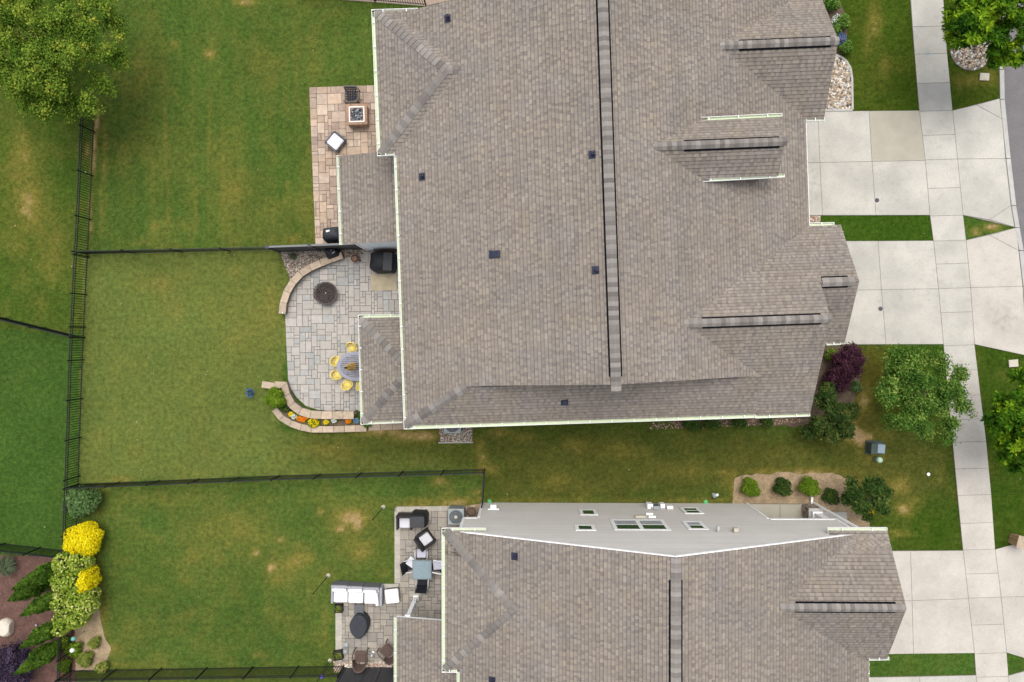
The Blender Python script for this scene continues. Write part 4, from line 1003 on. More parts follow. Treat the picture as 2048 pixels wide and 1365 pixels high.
# windows (photo pixels of the outer frame, centre height)
def window(px0, px1, zc_, h_, sashes=1, blind=False, tr=.15):
    x0_ = W(px0, 1010 + zc_ * 11, 0).x; xa = 0
    def xof(px, z_):   # x on the wall plane for pixel column px at height z
        y_ = NY + (-YW) * F / (H - z_); return W(px, y_, z_).x
    xa, xb_ = xof(px0, zc_), xof(px1, zc_); wdt = xb_ - xa; cx = (xa + xb_) / 2
    y = YW + .03
    w_ = link('window', MB().box((0, -.01, 0), (wdt - .1, .03, h_ - .1)).mesh('window', M['unit_dark']), low, (cx, y, zc_))
    fr = MB()
    for s_ in (-1, 1):
        fr.box((s_ * (wdt - tr) / 2, .012, 0), (tr, .024, h_)); fr.box((0, .012, s_ * (h_ - tr) / 2), (wdt - 2 * tr - .002, .024, tr))
    fr.build('frame', M['white'], w_)
    iw = (wdt - 2 * tr); n_ = sashes
    if n_ == 2: MB().box((0, .012, 0), (.16, .024, h_ - 2 * tr - .002)).build('mullion', M['white'], w_)
    for i in range(n_):
        sw = iw / n_ - (.07 if n_ == 2 else 0); cx_ = 0 if n_ == 1 else (-1, 1)[i] * (iw / 4 + .033)
        hh = h_ - 2 * tr
        if blind:
            MB().box((cx_, .014, hh * .25), (sw, .008, hh * .5 - .02)).build('pane', M['glass'], w_)
            MB().box((cx_, .014, -hh * .25), (sw, .008, hh * .5 - .02)).build('pane', M['glass' if blind == 2 else 'blind'], w_)
            MB().box((cx_, .016, 0), (sw, .012, .07)).build('rail', M['white'], w_)
        else: MB().box((cx_, .014, 0), (sw, .008, hh)).build('pane', M['glass'], w_)
window(1159, 1194, 2.0, 1.05); window(1150, 1190.5, 4.70, .9); window(1224, 1334, 4.2, 1.75, 2, 1)
window(1364, 1402, 1.6, 1.2, 1, 2); window(1370, 1410, 4.25, 1.35, 1, 1)
# fittings on the wall
def onwall(px, z_): 
    y_ = NY + (-YW) * F / (H - z_); return Vector((W(px, y_, z_).x, YW + .04, z_))
def fitting(name, px, z_, d, mt, **k):
    p = onwall(px, z_); return MB().box((0, d[1] / 2, 0), d).build(name, M[mt], low, p, bevel=.01)
fitting('vent_hood', 987, 1.55, (.5, .05, .22), 'white'); f_ = fitting('vent_hood', 987, 1.45, (.26, .2, .25), 'white')
fitting('outlet_cover', 1299, 2.5, (.30, .10, .10), 'white'); fitting('outlet_cover', 1299, 1.1, (.25, .22, .45), 'white'); fitting('meter_box', 1311, 1.2, (.28, .16, .6), 'unit_grey')
fitting('meter_box', 1324, 1.0, (.2, .2, .4), 'white'); fitting('meter_box', 1339, 1.2, (.26, .14, .35), 'white'); fitting('dryer_vent', 1281, 2.95, (.45, .10, .22), 'lid'); fitting('dryer_vent', 1304, 2.95, (.3, .08, .16), 'white')
fitting('wall_light', 1436, 5.2, (.1, .2, .16), 'alu'); fitting('wall_vent', 1471, 5.25, (.18, .16, .26), 'lid')
pp = onwall(1296, .5); mb = MB().rod(pp + Vector((0, .08, -.45)), pp + Vector((.02, .06, .9)), .035, 8); mb.build('drain_pipe', M['unit_grey'], low)
pp = onwall(1311, 1.2); MB().lathe([(.10, 0), (.10, .05), (.07, .08)], 16).build('meter_dial', M['unit_dark'], low, (pp.x, pp.y + .16, 1.35), (R(-90), 0, 0), smooth=True)
for px in (979, 1411): 
    p = W(px, 1011, 0); MB().lathe([(.09, 0), (.11, .03), (.05, .06)], 16).build('drain_cap', M['green_cap'], low, (p.x, YW + .08, 0.02), smooth=True)
# front porch: slab, stone pier, post, downspout
tag(MB().prism([(xg1 - .2, YW + .02), (xc + .1, YW + .02), (xc + .1, YW - 2), (xg1 - .2, YW - 2)], -.02, .12).build('porch_floor', M['joint']), kind='structure')
fl = bpy.data.objects['porch_floor']; GUARD.append([(xg1 - .2, YW + .02), (xc + .1, YW + .02), (xc + .1, YW - 2), (xg1 - .2, YW - 2)])
mid = W(1559, 1020, .1).x
for a_, b_ in ((xg1 - .2, mid - .01), (mid + .01, xc + .1)): MB().box(((a_ + b_) / 2, YW - .99, .10), (b_ - a_, 2.0, .12)).build('slab', M['concrete_sand'], fl)
pc = (xc - .12, YW - .28)
pier = MB().box((0, 0, .5), (.52, .52, 1.0)).build('stone_pier', M['stone_wall'], low, (pc[0], pc[1], 0))
for zz in range(6):
    for s_ in range(4):
        a_ = s_ * pi / 2
        for k_ in (-1, 1):
            c_ = Matrix.Rotation(a_, 3, 'Z') @ Vector((.28, k_ * .13 + (.04 if zz % 2 else -.04), .1 + zz * .165))
            MB().box(c_, (.05, .23 + rnd.uniform(-.04, .02), .15), a_).build('stone', M['stone_wall' if rnd.random() < .5 else 'paver_tan3'], pier, bevel=.01)
MB().box((pc[0], pc[1], 1.05), (.64, .64, .08)).build('pier_cap', M['kerb'], low, bevel=.01)
MB().box((pc[0], pc[1], 2.02), (.32, .32, 1.86)).box((pc[0], pc[1], 1.2), (.42, .42, .2)).box((pc[0], pc[1], 2.8), (.42, .42, .22)).build('porch_post', M['white'], low, bevel=.01)
x_ = xc + .10; ds = MB(); ds.box((x_, YW + .10, 2.7), (.10, .08, 5.0)); ds.box((x_ - .05, YW + .22, .15), (.10, .35, .08)); ds.build('downspout', M['white'], low, bevel=.01)
# east side walls of the upper storey read as pale siding beside the downspout
tag(MB().prism([(xc + .55, YW - .35), (xc + 1.7, YW - .35), (xc + 1.7, YW - 3), (xc + .55, YW - 3)], -.02, .06).build('walkway', M['concrete_grey']), kind='structure')
GUARD.append([(xc + .55, YW - .35), (xc + 1.7, YW - .35), (xc + 1.7, YW - 3), (xc + .55, YW - 3)])
# ================================================================== FENCES
def fence(label, pts, h=1.2, sp=.113, group='black metal garden fences', post_sp=2.0, start=0.0):
    p = [Vector(q) for q in WP(pts)]
    t = thing('metal_fence', label, 'fence', (p[0].x, p[0].y, 0), 0, group); o = p[0]
    pm = MB().box((0, 0, (h + .06) / 2), (.055, .055, h + .06)).lathe([(.036, h + .06), (.04, h + .08), (.01, h + .11)], 8).mesh('post', M['fence'])
    for i_, (a, b) in enumerate(zip(p[:-1], p[1:])):
        d = b - a; ang = math.atan2(d.y, d.x); n = max(1, round(d.length / post_sp)); s_ = d / n
        for k in range(n + (1 if i_ == len(p) - 2 else 0)):
            c = a + s_ * k - o; link('post', pm, t, (c.x, c.y, 0), (0, 0, ang))
        for zz in (.16, h - .2, h - .03):
            MB().box((0, 0, 0), (d.length - .03, .034, .034)).build('rail', M['fence'], t, ((a + b).x / 2 - o.x, (a + b).y / 2 - o.y, zz), (0, 0, ang))
        pk = MB().box((0, 0, h / 2 + .02), (.02, .02, h - .08)).mesh('picket', M['fence'])
        m = int(d.length / sp)
        for k in range(1, m):
            c = a + d * (k / m) - o; link('picket', pk, t, (c.x, c.y, 0), (0, 0, ang))
    return t
fence('long black picket fence running up the left side past the yellow bush', [(192, 215), (190, 265), (182, 440), (174, 590), (168, 720), (160, 952), (156, 1060), (150, 1180), (147, 1300), (140, 1420)])
fence('black picket fence between the two upper back lawns, ending at the grey privacy screen', [(176, 509), (556, 501)])
fence('black picket fence below the middle lawn, turning down to the grey house', [(159, 968), (560, 951), (970, 938), (966, 1003)])
fence('short black picket fence at the left edge between the two far left lawns', [(-60, 619), (170, 675)])
fence('black picket fence above the brown mulch bed at the lower left', [(-60, 1079), (152, 1103)])
fence('black picket fence along the bottom edge of the lower lawn', [(143, 1340), (688, 1331)])
fence('black picket fence at the top edge behind the large roof', [(600, -10), (650, -5), (852, 12)])

def privacy(label, pts, h, posts=True):
    p = [Vector(q) for q in WP(pts)]; a, b = p; d = b - a; ang = math.atan2(d.y, d.x); L_ = d.length
    t = thing('privacy_screen', label, 'fence', (a.x, a.y, 0), ang)
    n = max(1, round(L_ / 1.83))
    for k in range(n + 1): MB().box((L_ * k / n, 0, (h + .03) / 2), (.11, .11, h + .03)).box((L_ * k / n, 0, h + .04), (.14, .14, .02)).build('post', M['privacy'], t)
    for k in range(n):
        MB().box((L_ * (k + .5) / n, 0, h - .02), (L_ / n - .12, .085, .07)).build('rail', M['privacy_top'], t, bevel=.006)
        MB().box((L_ * (k + .5) / n, 0, .08), (L_ / n - .12, .05, .12)).build('rail', M['privacy'], t)
        w0 = L_ / n - .12; nb_ = int(w0 / .15)
        me = MB().box((0, 0, h / 2 + .03), (w0 / nb_ - .008, .03, h - .15)).mesh('board', M['privacy'])
        for j in range(nb_): link('board', me, t, (L_ * k / n + .06 + (j + .5) * w0 / nb_, rnd.uniform(-.002, .002), 0))
    return t
privacy('dark grey privacy screen between the tan patio and the pale grey patio', [(561, 504), (722, 498)], 1.85)
privacy('dark grey privacy screen at the bottom edge behind the brown wicker chairs', [(690, 1336), (905, 1334)], 1.85)

# ================================================================== PLANTS
def leaves(name, mt, blobs, n, size, parent=None, loc=(0, 0, 0), seed=1, up=.55, hollow=.55, clusters=0, crad=.18, star=False, zsq=1.0, long=1.5, kind='stuff', gap=0.0):
    """leaf faces through the volume of several lobes; blobs = (x,y,z,rx,ry,rz) relative to loc"""
    r = np.random.default_rng(seed); B = np.array(blobs, float)
    vol = (B[:, 3] * B[:, 4] * B[:, 5]) ** .75; w_ = vol / vol.sum()
    def pts(m):
        k = r.choice(len(B), m, p=w_); d = r.normal(size=(m, 3)); d /= np.linalg.norm(d, axis=1)[:, None]
        rad = (hollow + (1 - hollow) * r.random(m) ** .6)[:, None]
        q = B[k, :3] + d * rad * B[k, 3:6]; return q, d
    if clusters:
        C, D = pts(clusters)
        if gap:
            g_ = fbm(C[:, 0] + loc[0] + 50, C[:, 1] + loc[1] + 50, 2.2, 2); keep_ = g_ > gap; C = C[keep_]; D = D[keep_]
        k = r.integers(0, len(C), n); tone = r.random(len(C))[k]
        off = r.normal(size=(n, 3)) * crad * np.array([1, 1, .7]) * .6; P = C[k] + off; D = D[k]
        if star:
            od = off + np.array([0, 0, .0]); out = od / (np.linalg.norm(od, axis=1)[:, None] + 1e-6)
    else:
        P, D = pts(n); tone = r.random(n)
    nr = D * .6 + r.normal(size=(n, 3)) * .55 + np.array([0, 0, up]); nr /= np.linalg.norm(nr, axis=1)[:, None]
    t = r.normal(size=(n, 3))
    if clusters and star: t = out + .3 * t
    t -= nr * (t * nr).sum(1)[:, None]; t /= np.linalg.norm(t, axis=1)[:, None]; b = np.cross(nr, t)
    s = size * r.uniform(.6, 1.3, n)[:, None]
    fold = nr * s * .18
    V = np.stack([P - t * s * long * .5, P + b * s * .5 + fold, P + t * s * long * .5, P - b * s * .5 + fold], 1).reshape(-1, 3)
    i = np.arange(n) * 4; Fq = np.stack([i, i + 1, i + 2, i + 3], 1)
    o = npmesh(name, V, Fq, M_(mt), parent, loc=(0, 0, 0), fattr=np.repeat(tone[:, None], 3, 1))
    return o
def M_(k): return L[k] if k in L else M[k]
def limbs(parent, base_r, hgt, ends, seed=1, trunk_to=None, name='trunk'):
    r = random.Random(seed); mb = MB(); fork = Vector((0, 0, hgt))
    mb.rod((0, 0, -.05), (r.uniform(-.04, .04), r.uniform(-.04, .04), hgt * .5), base_r, 9, base_r * .85); mb.rod((0, 0, hgt * .5), fork, base_r * .85, 9, base_r * .7)
    mb.build(name, M['bark'], parent)
    br = MB()
    for e in ends:
        e = Vector(e); m = fork.lerp(e, .5) + Vector((r.uniform(-.2, .2), r.uniform(-.2, .2), r.uniform(0, .2)))
        br.rod(fork, m, base_r * .45, 6, base_r * .28); br.rod(m, e, base_r * .28, 6, base_r * .1)
        for _ in range(3):
            q = m.lerp(e, r.uniform(.2, .9)); br.rod(q, q + Vector((r.uniform(-.6, .6), r.uniform(-.6, .6), r.uniform(-.1, .5))), base_r * .12, 5, base_r * .04)
    br.build('branch', M['bark'], parent)['kind'] = 'stuff'
def tree(label, base, blobs, leaf, n, size, seed, cat='tree', name='broadleaf_tree', zc=4.5, tr=.14, trunk_h=1.8, group=None, **k):
    """blobs given as photograph pixel circles at their own height: (px, py, z, radius_m[, rz])"""
    b = W(*base, 0); t = thing(name, label, cat, (b.x, b.y, 0), 0, group); bl = []
    for q in blobs:
        c = W(q[0], q[1], q[2]); bl.append((c.x - b.x, c.y - b.y, q[2], q[3], q[3] * (q[5] if len(q) > 5 else 1), q[4] if len(q) > 4 else q[3] * .7))
    limbs(t, tr, trunk_h, [(q[0], q[1], q[2]) for q in bl[:9]], seed)
    o = leaves('crown', leaf, bl, n, size, t, seed=seed, **k); o['kind'] = 'stuff'
    return t
def ring_blobs(cx, cy, rp, z, rm, k, seed, zj=.5):
    r = random.Random(seed); out = []
    for i in range(k):
        a = i * 2.399 + r.uniform(-.2, .2); q = rp * math.sqrt((i + .6) / k) * r.uniform(.85, 1.05)
        out.append((cx + q * cos(a), cy + q * sin(a), z + zj * (1.0 - (q / rp) ** 2) * 1.6 + r.uniform(-zj, zj) * .5, rm * r.uniform(.75, 1.2)))
    return out
tree('large tree with yellowish green leaves overhanging the top left corner', (150, 120), ring_blobs(70, 60, 150, 4.2, .62, 34, 3, .6) + [(170, 190, 3.8, .5), (200, 170, 3.8, .5), (185, 215, 3.6, .5), (120, 190, 3.8, .5), (90, 225, 3.4, .4), (150, 218, 3.4, .45), (60, 205, 3.4, .5), (228, 60, 4.0, .5), (235, 120, 3.8, .45), (232, 20, 4, .5)], 'elm', 60000, .066, 3, trunk_h=2.2, clusters=1150, crad=.21, hollow=.3, star=True, gap=.40)
tree('tree with bright lime leaf clusters in the top right corner, over a stone ring', (1947, 92), ring_blobs(2000, 10, 105, 4.2, .5, 24, 5, .6) + [(1915, 20, 3.8, .35), (1905, 60, 3.2, .28), (1935, 88, 3, .24), (2005, 105, 3.4, .35), (2035, 118, 3.4, .3), (1925, -10, 4, .4), (1975, 60, 4, .4)], 'maple', 26000, .085, 5, trunk_h=2, tr=.1, clusters=330, crad=.17, gap=.36, star=True, hollow=.35, long=2.4)
tree('tree with glossy lime green leaf clusters at the right edge below the driveway apron', (2040, 830), ring_blobs(2072, 838, 84, 3.8, .45, 20, 8, .5) + [(2015, 800, 3.4, .3), (2008, 885, 3.3, .28), (2028, 925, 3, .3), (2035, 755, 3.2, .28), (2005, 850, 3.4, .25), (2000, 915, 3, .2)], 'maple', 20000, .085, 9, trunk_h=1.8, tr=.09, clusters=290, crad=.16, gap=.36, star=True, hollow=.35, long=2.4)
tree('airy tree with small green leaves reaching over the sidewalk', (1818, 790), ring_blobs(1835, 785, 82, 3.9, .42, 24, 11, .6) + [(1920, 750, 3.8, .3), (1925, 810, 3.6, .3), (1900, 850, 3.6, .35), (1895, 875, 3.4, .25), (1800, 715, 3.6, .28), (1840, 708, 3.6, .28), (1935, 830, 3.3, .2), (1860, 870, 3.2, .25)], 'birch', 23000, .062, 11, trunk_h=1.6, tr=.07, clusters=560, crad=.18, hollow=.3, star=True, gap=.42)
tree('small dark green tree beside the lower right corner of the large roof', (1660, 815), [(1650, 800, 2.2, .42, .5), (1675, 830, 2.3, .45, .5), (1640, 850, 2.0, .38, .4), (1690, 860, 1.8, .35, .4), (1664, 870, 1.8, .32, .4), (1700, 825, 2.0, .32, .4), (1622, 865, 1.4, .3, .3), (1655, 780, 1.9, .28, .3)], 'olive', 11000, .075, 15, trunk_h=.7, tr=.05, clusters=360, crad=.13, hollow=.25, star=True, name='small_tree')
tree('small spreading tree with yellow flowers at its foot, by the grey house corner', (1735, 1000), [(1710, 985, 2.0, .34, .35), (1745, 975, 2.1, .36, .35), (1760, 1005, 1.9, .34, .3), (1725, 1015, 1.9, .34, .3), (1700, 965, 1.7, .22, .2), (1775, 985, 1.6, .22, .2), (1695, 1000, 1.6, .2, .2), (1770, 1020, 1.5, .18, .2), (1735, 1035, 1.3, .16, .2), (1757, 965, 1.8, .18, .2)], 'dark', 7000, .085, 17, trunk_h=.6, tr=.045, clusters=260, crad=.12, hollow=.2, star=True, name='small_tree')
def shrub(label, px, py, r_m, h, leaf, n, size, seed, cat='shrub', name='shrub', group=None, k=7, sx=1.0, sy=1.0, stem=True, **kw):
    b = W(px, py, h * .5); t = thing(name, label, cat, (b.x, b.y, 0), 0, group); r = random.Random(seed); bl = []
    for i in range(k):
        a = i * 2.399; q = r_m * .62 * math.sqrt((i + .3) / k); rr_ = r_m * r.uniform(.38, .5)
        bl.append((q * cos(a) * sx, q * sin(a) * sy, h * .55 + (h * .12) * (1 - q / r_m), rr_ * sx, rr_ * sy, h * .42))
    if stem:
        mb = MB()
        for i in range(4): mb.rod((0, 0, 0), (bl[i][0] * .8, bl[i][1] * .8, h * .6), .02, 5, .008)
        mb.build('stem', M['bark'], t)
    o = leaves('foliage', leaf, bl, n, size, t, seed=seed, **kw); o['kind'] = 'stuff'; return t
BR = 'green shrubs in the tan bed by the grey house'
shrub('rounded green shrub farthest left in the tan bed by the grey house', 1499, 976, .50, .8, 'bright', 3600, .045, 21, group=BR)
shrub('dark green shrub second from the left in the tan bed', 1564, 976, .50, .8, 'dark', 3200, .045, 22, group=BR)
shrub('light green shrub above the stone pier in the tan bed', 1618, 974, .52, .85, 'bright', 3400, .045, 23, group=BR, sx=1.1)
shrub('low green shrub between the downspout and the small spreading tree', 1660, 994, .45, .6, 'dark', 2600, .045, 24, group=BR)
shrub('dark purple leaved bush beside the second driveway and the roof edge', 1693, 725, .80, 1.5, 'purple', 12000, .05, 25, k=12, sy=1.0, sx=.95, clusters=420, crad=.12)
shrub('dark purple bush growing under the right roof edge', 1668, 762, .62, 1.2, 'purple', 5500, .05, 26, k=9, clusters=200, crad=.12)
shrub('yellow green bush tucked between roof and purple bush', 1662, 712, .34, .8, 'bright', 1500, .05, 27)
shrub('low leafy plant at the foot of the purple bush', 1712, 775, .3, .4, 'hydr', 700, .05, 28)
shrub('bright green mounded shrub at the end of the stone planter', 553, 797, .52, 1.1, 'bright', 6000, .04, 29, long=3.0)
shrub('round leaved green shrub growing through the left fence above the yellow bush', 168, 1003, .80, 1.1, 'hydr', 3600, .11, 30, k=10, long=1.15, up=.9, hollow=.75)
shrub('bright yellow bush growing over the left fence', 172, 1076, .98, 1.3, 'yellow', 11000, .055, 31, k=13, sx=.98, sy=.85, hollow=.7)
shrub('small bright yellow bush beside the large variegated bush', 183, 1155, .46, 1.7, 'yellow', 3200, .05, 32, k=8, sx=.8, sy=1.35, hollow=.7)
vb = W(140, 1195, .8); t = thing('shrub', 'large variegated yellow green bush over the left fence', 'shrub', (vb.x, vb.y, 0)); bl = []
for (x, y, q) in [(125, 1130, .55), (155, 1128, .5), (118, 1165, .5), (145, 1165, .6), (120, 1205, .55), (150, 1205, .6), (168, 1215, .45), (125, 1240, .5), (150, 1240, .45), (118, 1262, .3), (172, 1195, .35)]:
    c = W(x, y, 1.3); bl.append((c.x - vb.x, c.y - vb.y, 1.0, q, q, .7))
mb = MB()
for q in bl: mb.rod((q[0] * .3, q[1] * .3, 0), (q[0], q[1], .9), .02, 5, .01)
mb.build('stem', M['bark'], t); leaves('foliage', 'varieg', bl, 8000, .085, t, seed=33, hollow=.7, up=.5)['kind'] = 'stuff'
# columnar evergreens: upright, seen leaning outwards by the wide lens
def conifer(label, bx_, by_, h, r_m, seed):
    b = W(bx_, by_, 0); t = thing('columnar_evergreen', label, 'evergreen', (b.x, b.y, 0), 0, 'columnar evergreens in the mulch bed')
    MB().rod((0, 0, 0), (0, 0, h * .8), .05, 7, .02).build('trunk', M['bark'], t)
    r = np.random.default_rng(seed); n = 6500; zz = r.random(n) ** 1.15; prof = np.minimum(1, (1 - zz) * 1.9) ** .75 * np.minimum(1, .55 + zz * 2.5)
    a = r.uniform(0, 2 * pi, n); lob = 1 + .16 * np.sin(a * 3 + zz * 6 + seed) + .12 * np.sin(a * 5 - zz * 17) + .08 * np.sin(zz * 40 + a * 2); rad = r_m * prof * lob * (1 - .35 * r.random(n) ** 2)
    P = np.c_[np.cos(a) * rad, np.sin(a) * rad, .08 + zz * h]; nr = np.c_[np.cos(a), np.sin(a), np.full(n, .45)] + r.normal(size=(n, 3)) * .4; nr /= np.linalg.norm(nr, axis=1)[:, None]
    tt = np.tile([0., 0, 1], (n, 1)) + r.normal(size=(n, 3)) * .35; tt -= nr * (tt * nr).sum(1)[:, None]; tt /= np.linalg.norm(tt, axis=1)[:, None]; bb = np.cross(nr, tt)
    s = (.058 * r.uniform(.6, 1.4, n))[:, None]
    V = np.stack([P - tt * s, P + bb * s * .5, P + tt * s * 1.3, P - bb * s * .5], 1).reshape(-1, 3); i = np.arange(n) * 4
    npmesh('foliage', V, np.stack([i, i + 1, i + 2, i + 3], 1), L['conifer'], t, kind='stuff')
def fromtip(tx, ty, h):   # base pixel from the tip pixel
    p = W(tx, ty, h); d = ROT.transposed() @ Vector((p.x, p.y, -H)); return (1024 + F * d.x / -d.z, 682.5 - F * d.y / -d.z)
conifer('columnar evergreen nearest the grass tuft, uppermost of the group', *fromtip(28, 1178, 3.1), 3.1, .36, 1)
conifer('columnar evergreen second from the top, crowding the first', *fromtip(20, 1200, 2.6), 2.6, .35, 2)
conifer('columnar evergreen third from the top, beside the mulch gap', *fromtip(45, 1230, 2.9), 2.9, .35, 3)
conifer('columnar evergreen just above the violet bush', *fromtip(44, 1294, 2.7), 2.7, .34, 4)
conifer('lowest columnar evergreen, pointing over the violet bush', *fromtip(34, 1346, 3.0), 3.0, .38, 5)
shrub('dark violet leaved bush in the bottom left corner', 28, 1330, 1.15, 1.5, 'violet', 12000, .05, 35, k=13, clusters=520, crad=.13)
shrub('low green bush at the very corner beside the violet bush', -6, 1345, .35, .5, 'bright', 900, .05, 36)
def tuft(label, px, py, r_m, h, n, seed, leaf='spike', wd=.012):
    b = W(px, py, 0); t = thing('ornamental_grass', label, 'plant', (b.x, b.y, 0)); r = np.random.default_rng(seed)
    a = r.uniform(0, 2 * pi, n); rr_ = r_m * r.uniform(.3, 1, n); hh = h * r.uniform(.6, 1, n); dx = -np.sin(a) * wd; dy = np.cos(a) * wd
    P0 = np.zeros((n, 3)); P1 = np.c_[np.cos(a) * rr_ * .45, np.sin(a) * rr_ * .45, hh]; P2 = np.c_[np.cos(a) * rr_, np.sin(a) * rr_, hh * .65]; D = np.c_[dx, dy, dx * 0]
    V = np.stack([P0 - D, P0 + D, P1 + D, P1 - D, P2], 1).reshape(-1, 3); i = np.arange(n) * 5
    Fq = np.concatenate([np.stack([i, i + 1, i + 2], 1), np.stack([i, i + 2, i + 3], 1), np.stack([i + 3, i + 2, i + 4], 1)])
    npmesh('blades', V, Fq, L[leaf], t, kind='stuff'); return t
tuft('pale ornamental grass tuft on the brown mulch', 22, 1128, .62, .6, 700, 1)
tuft('wispy green grass tuft on the gravel beside the privacy screen', 590, 514, .22, .5, 260, 2)
tuft('grass tuft sprouting through the left fence beside the round leaved shrub', 150, 1010, .5, .8, 120, 3)
# hosta-like bed and garden lights bottom left
for i, (x, y, r_, lf, lb) in enumerate([(150, 1300, .42, 'bright', 'leafy green plant at the fence beside the white solar light'), (172, 1318, .42, 'hosta', 'large leaved yellow green plant above the bottom fence'), (130, 1330, .34, 'bright', 'leafy green plant in the corner where the two fences meet'), (190, 1285, .28, 'hosta', 'yellow tipped plant on the bare soil by the lower lawn'), (205, 1335, .3, 'hosta', 'pale leaved plant farthest right along the bottom fence'), (128, 1285, .3, 'bright', 'leafy plant under the large variegated bush')]):
    shrub(lb, x, y, r_, .4, lf, 520, .12, 60 + i, cat='plant', name='leafy_plant', k=5, long=1.7, up=.9, stem=False)
def solar(label, px, py, mt):
    b = W(px, py, .9); t = thing('garden_light', label, 'garden light', (b.x, b.y, 0))
    MB().rod((0, 0, 0), (0, 0, .85), .01, 6).build('stake', M['fence'], t)
    MB().lathe([(.02, -.1), (.09, -.05), (.105, .02), (.08, .08), (.02, .11)], 16).build('globe', M[mt], t, (0, 0, .95), smooth=True)
solar('teal glass garden globe on a stake among the plants at the left fence', 148, 1277, 'teal_glass')
solar('white garden globe on a stake among the plants at the left fence', 146, 1300, 'cushion')
solar('purple glass garden globe at the bottom beside the grey privacy screen', 644, 1352, 'purple_glass')
b = W(72, 1251, .1); tag(MB().lathe([(.03, 0), (.06, .05), (.05, .12), (.01, .14)], 12).build('path_light', M['steel'], None, (b.x, b.y, 0), smooth=True), 'small round metal path light on the brown mulch', 'path light')
# boulder
b = W(10, 1256, .2); me = bpy.data.meshes.new('boulder'); import bmesh
bm = bmesh.new(); bmesh.ops.create_icosphere(bm, subdivisions=3, radius=1)
for v in bm.verts:
    k = 1 + .25 * (vnoise(np.array([v.co.x * 1.3 + 5]), np.array([v.co.y * 1.3 + v.co.z + 9]))[0] - .5); c_ = v.co.copy()
    c_.x = max(-.78, min(.78, c_.x * k + c_.y * .15)); v.co = Vector((c_.x * .40, (c_.y * k - .2 * c_.x) * .44, max(-.6, min(.62, c_.z * k)) * .42))
bm.to_mesh(me); bm.free(); me.materials.append(M['boulder']); bo = link('boulder', me, None, (b.x, b.y, .14)); tag(bo, 'pale beige boulder on the mulch at the left edge', 'boulder')
# plants along the houses
for i, (x, y, r_, lf, lb) in enumerate([(1385, 846, .5, 'dark', 'dark green shrub peeking from under the south gutter, left one'), (1425, 845, .45, 'dark', 'dark green shrub under the south gutter next to the pebble strip'), (1478, 843, .35, 'dark', 'small green shrub under the gutter joint'), (1533, 842, .3, 'dark', 'low green shrub near the right end of the south gutter'), (1663, 8, .42, 'birch', 'pale green plant at the top edge beside the roof'), (1682, 45, .42, 'birch', 'leafy plant with white flowers beside the gable edge'), (1690, 95, .35, 'birch', 'green plant touching the roof peak above the stone bed'), (1668, 62, .3, 'birch', 'bushy plant under the gable edge')]):
    shrub(lb, x, y, r_, .6, lf, 1500, .055, 80 + i, k=6, up=.7)
for i, (x, y, mt, lb) in enumerate([(1676, 40, 'flower_white', 'white flowers beside the gable edge'), (1684, 76, 'flower_blue', 'blue flowers touching the roof peak'), (1738, 1028, 'flower_yellow', 'yellow flowers under the small spreading tree'), (494, 787, 'flower_blue', 'blue flower clump alone on the middle lawn')]):
    b = W(x, y, .5); sz = .26 if i != 3 else .22
    t = thing('flower_clump', lb, 'flowers', (b.x, b.y, 0)); leaves('petals', mt, [(0, 0, .45 if i != 3 else .18, sz, sz * 1.2, .12)], 220 if i != 3 else 320, .045 if i != 3 else .03, t, seed=90 + i)['kind'] = 'stuff'
    leaves('leaves', 'dark', [(0, 0, .2 if i != 3 else .08, sz * .8, sz * .8, .12)], 120, .05, t, seed=95 + i)['kind'] = 'stuff'

# ================================================================== WALLS, PLANTER
def block_wall(label, pts, wd, h, seg, capm='stone_cap', name='garden_wall', cat='wall'):
    p = [Vector(q) for q in WP(pts)]; t = thing(name, label, cat, (p[0].x, p[0].y, 0)); o = p[0]
    # resample
    d = [0]; 
    for a, b in zip(p[:-1], p[1:]): d.append(d[-1] + (b - a).length)
    def at(s_):
        for i in range(len(p) - 1):
            if s_ <= d[i + 1] + 1e-6: return p[i].lerp(p[i + 1], (s_ - d[i]) / (d[i + 1] - d[i]))
        return p[-1]
    n = max(1, round(d[-1] / seg)); P = [at(d[-1] * i / n) for i in range(n + 1)]
    def nrm(i):
        a = P[max(0, i - 1)]; b = P[min(n, i + 1)]; q = (b - a).normalized(); return Vector((-q.y, q.x))
    def quad(i0, f0, f1, w_, z0, z1, mt, nm, off=0.0):
        a = P[i0].lerp(P[i0 + 1], f0); b = P[i0].lerp(P[i0 + 1], f1); na = nrm(i0).lerp(nrm(i0 + 1), f0); nb_ = nrm(i0).lerp(nrm(i0 + 1), f1)
        pl = [a + na * (w_ / 2 + off), a - na * (w_ / 2 - off), b - nb_ * (w_ / 2 - off), b + nb_ * (w_ / 2 + off)]; c = (a + b) / 2
        MB().prism([(q.x - c.x, q.y - c.y) for q in pl], z0, z1).build(nm, M[mt], t, (c.x - o.x, c.y - o.y, 0), bevel=.008)
    courses = max(1, int((h - .07) / .12)); ch = (h - .07) / courses
    for i in range(n):
        quad(i, .012, .988, wd, h - .07 + rnd.uniform(0, .006), h + rnd.uniform(-.003, .004), capm, 'cap_stone')
        for c in range(courses):
            a_, b_ = (.015, .985) if c % 2 else (.0, .0)
            if c % 2: quad(i, .015, .985, wd - .07, c * ch, (c + 1) * ch - .004, 'stone_wall', 'stone')
            else:
                quad(i, .005, .49, wd - .06, c * ch, (c + 1) * ch - .004, 'stone_wall', 'stone'); quad(i, .505, .995, wd - .08, c * ch, (c + 1) * ch - .004, 'stone_wall', 'stone')
    return t
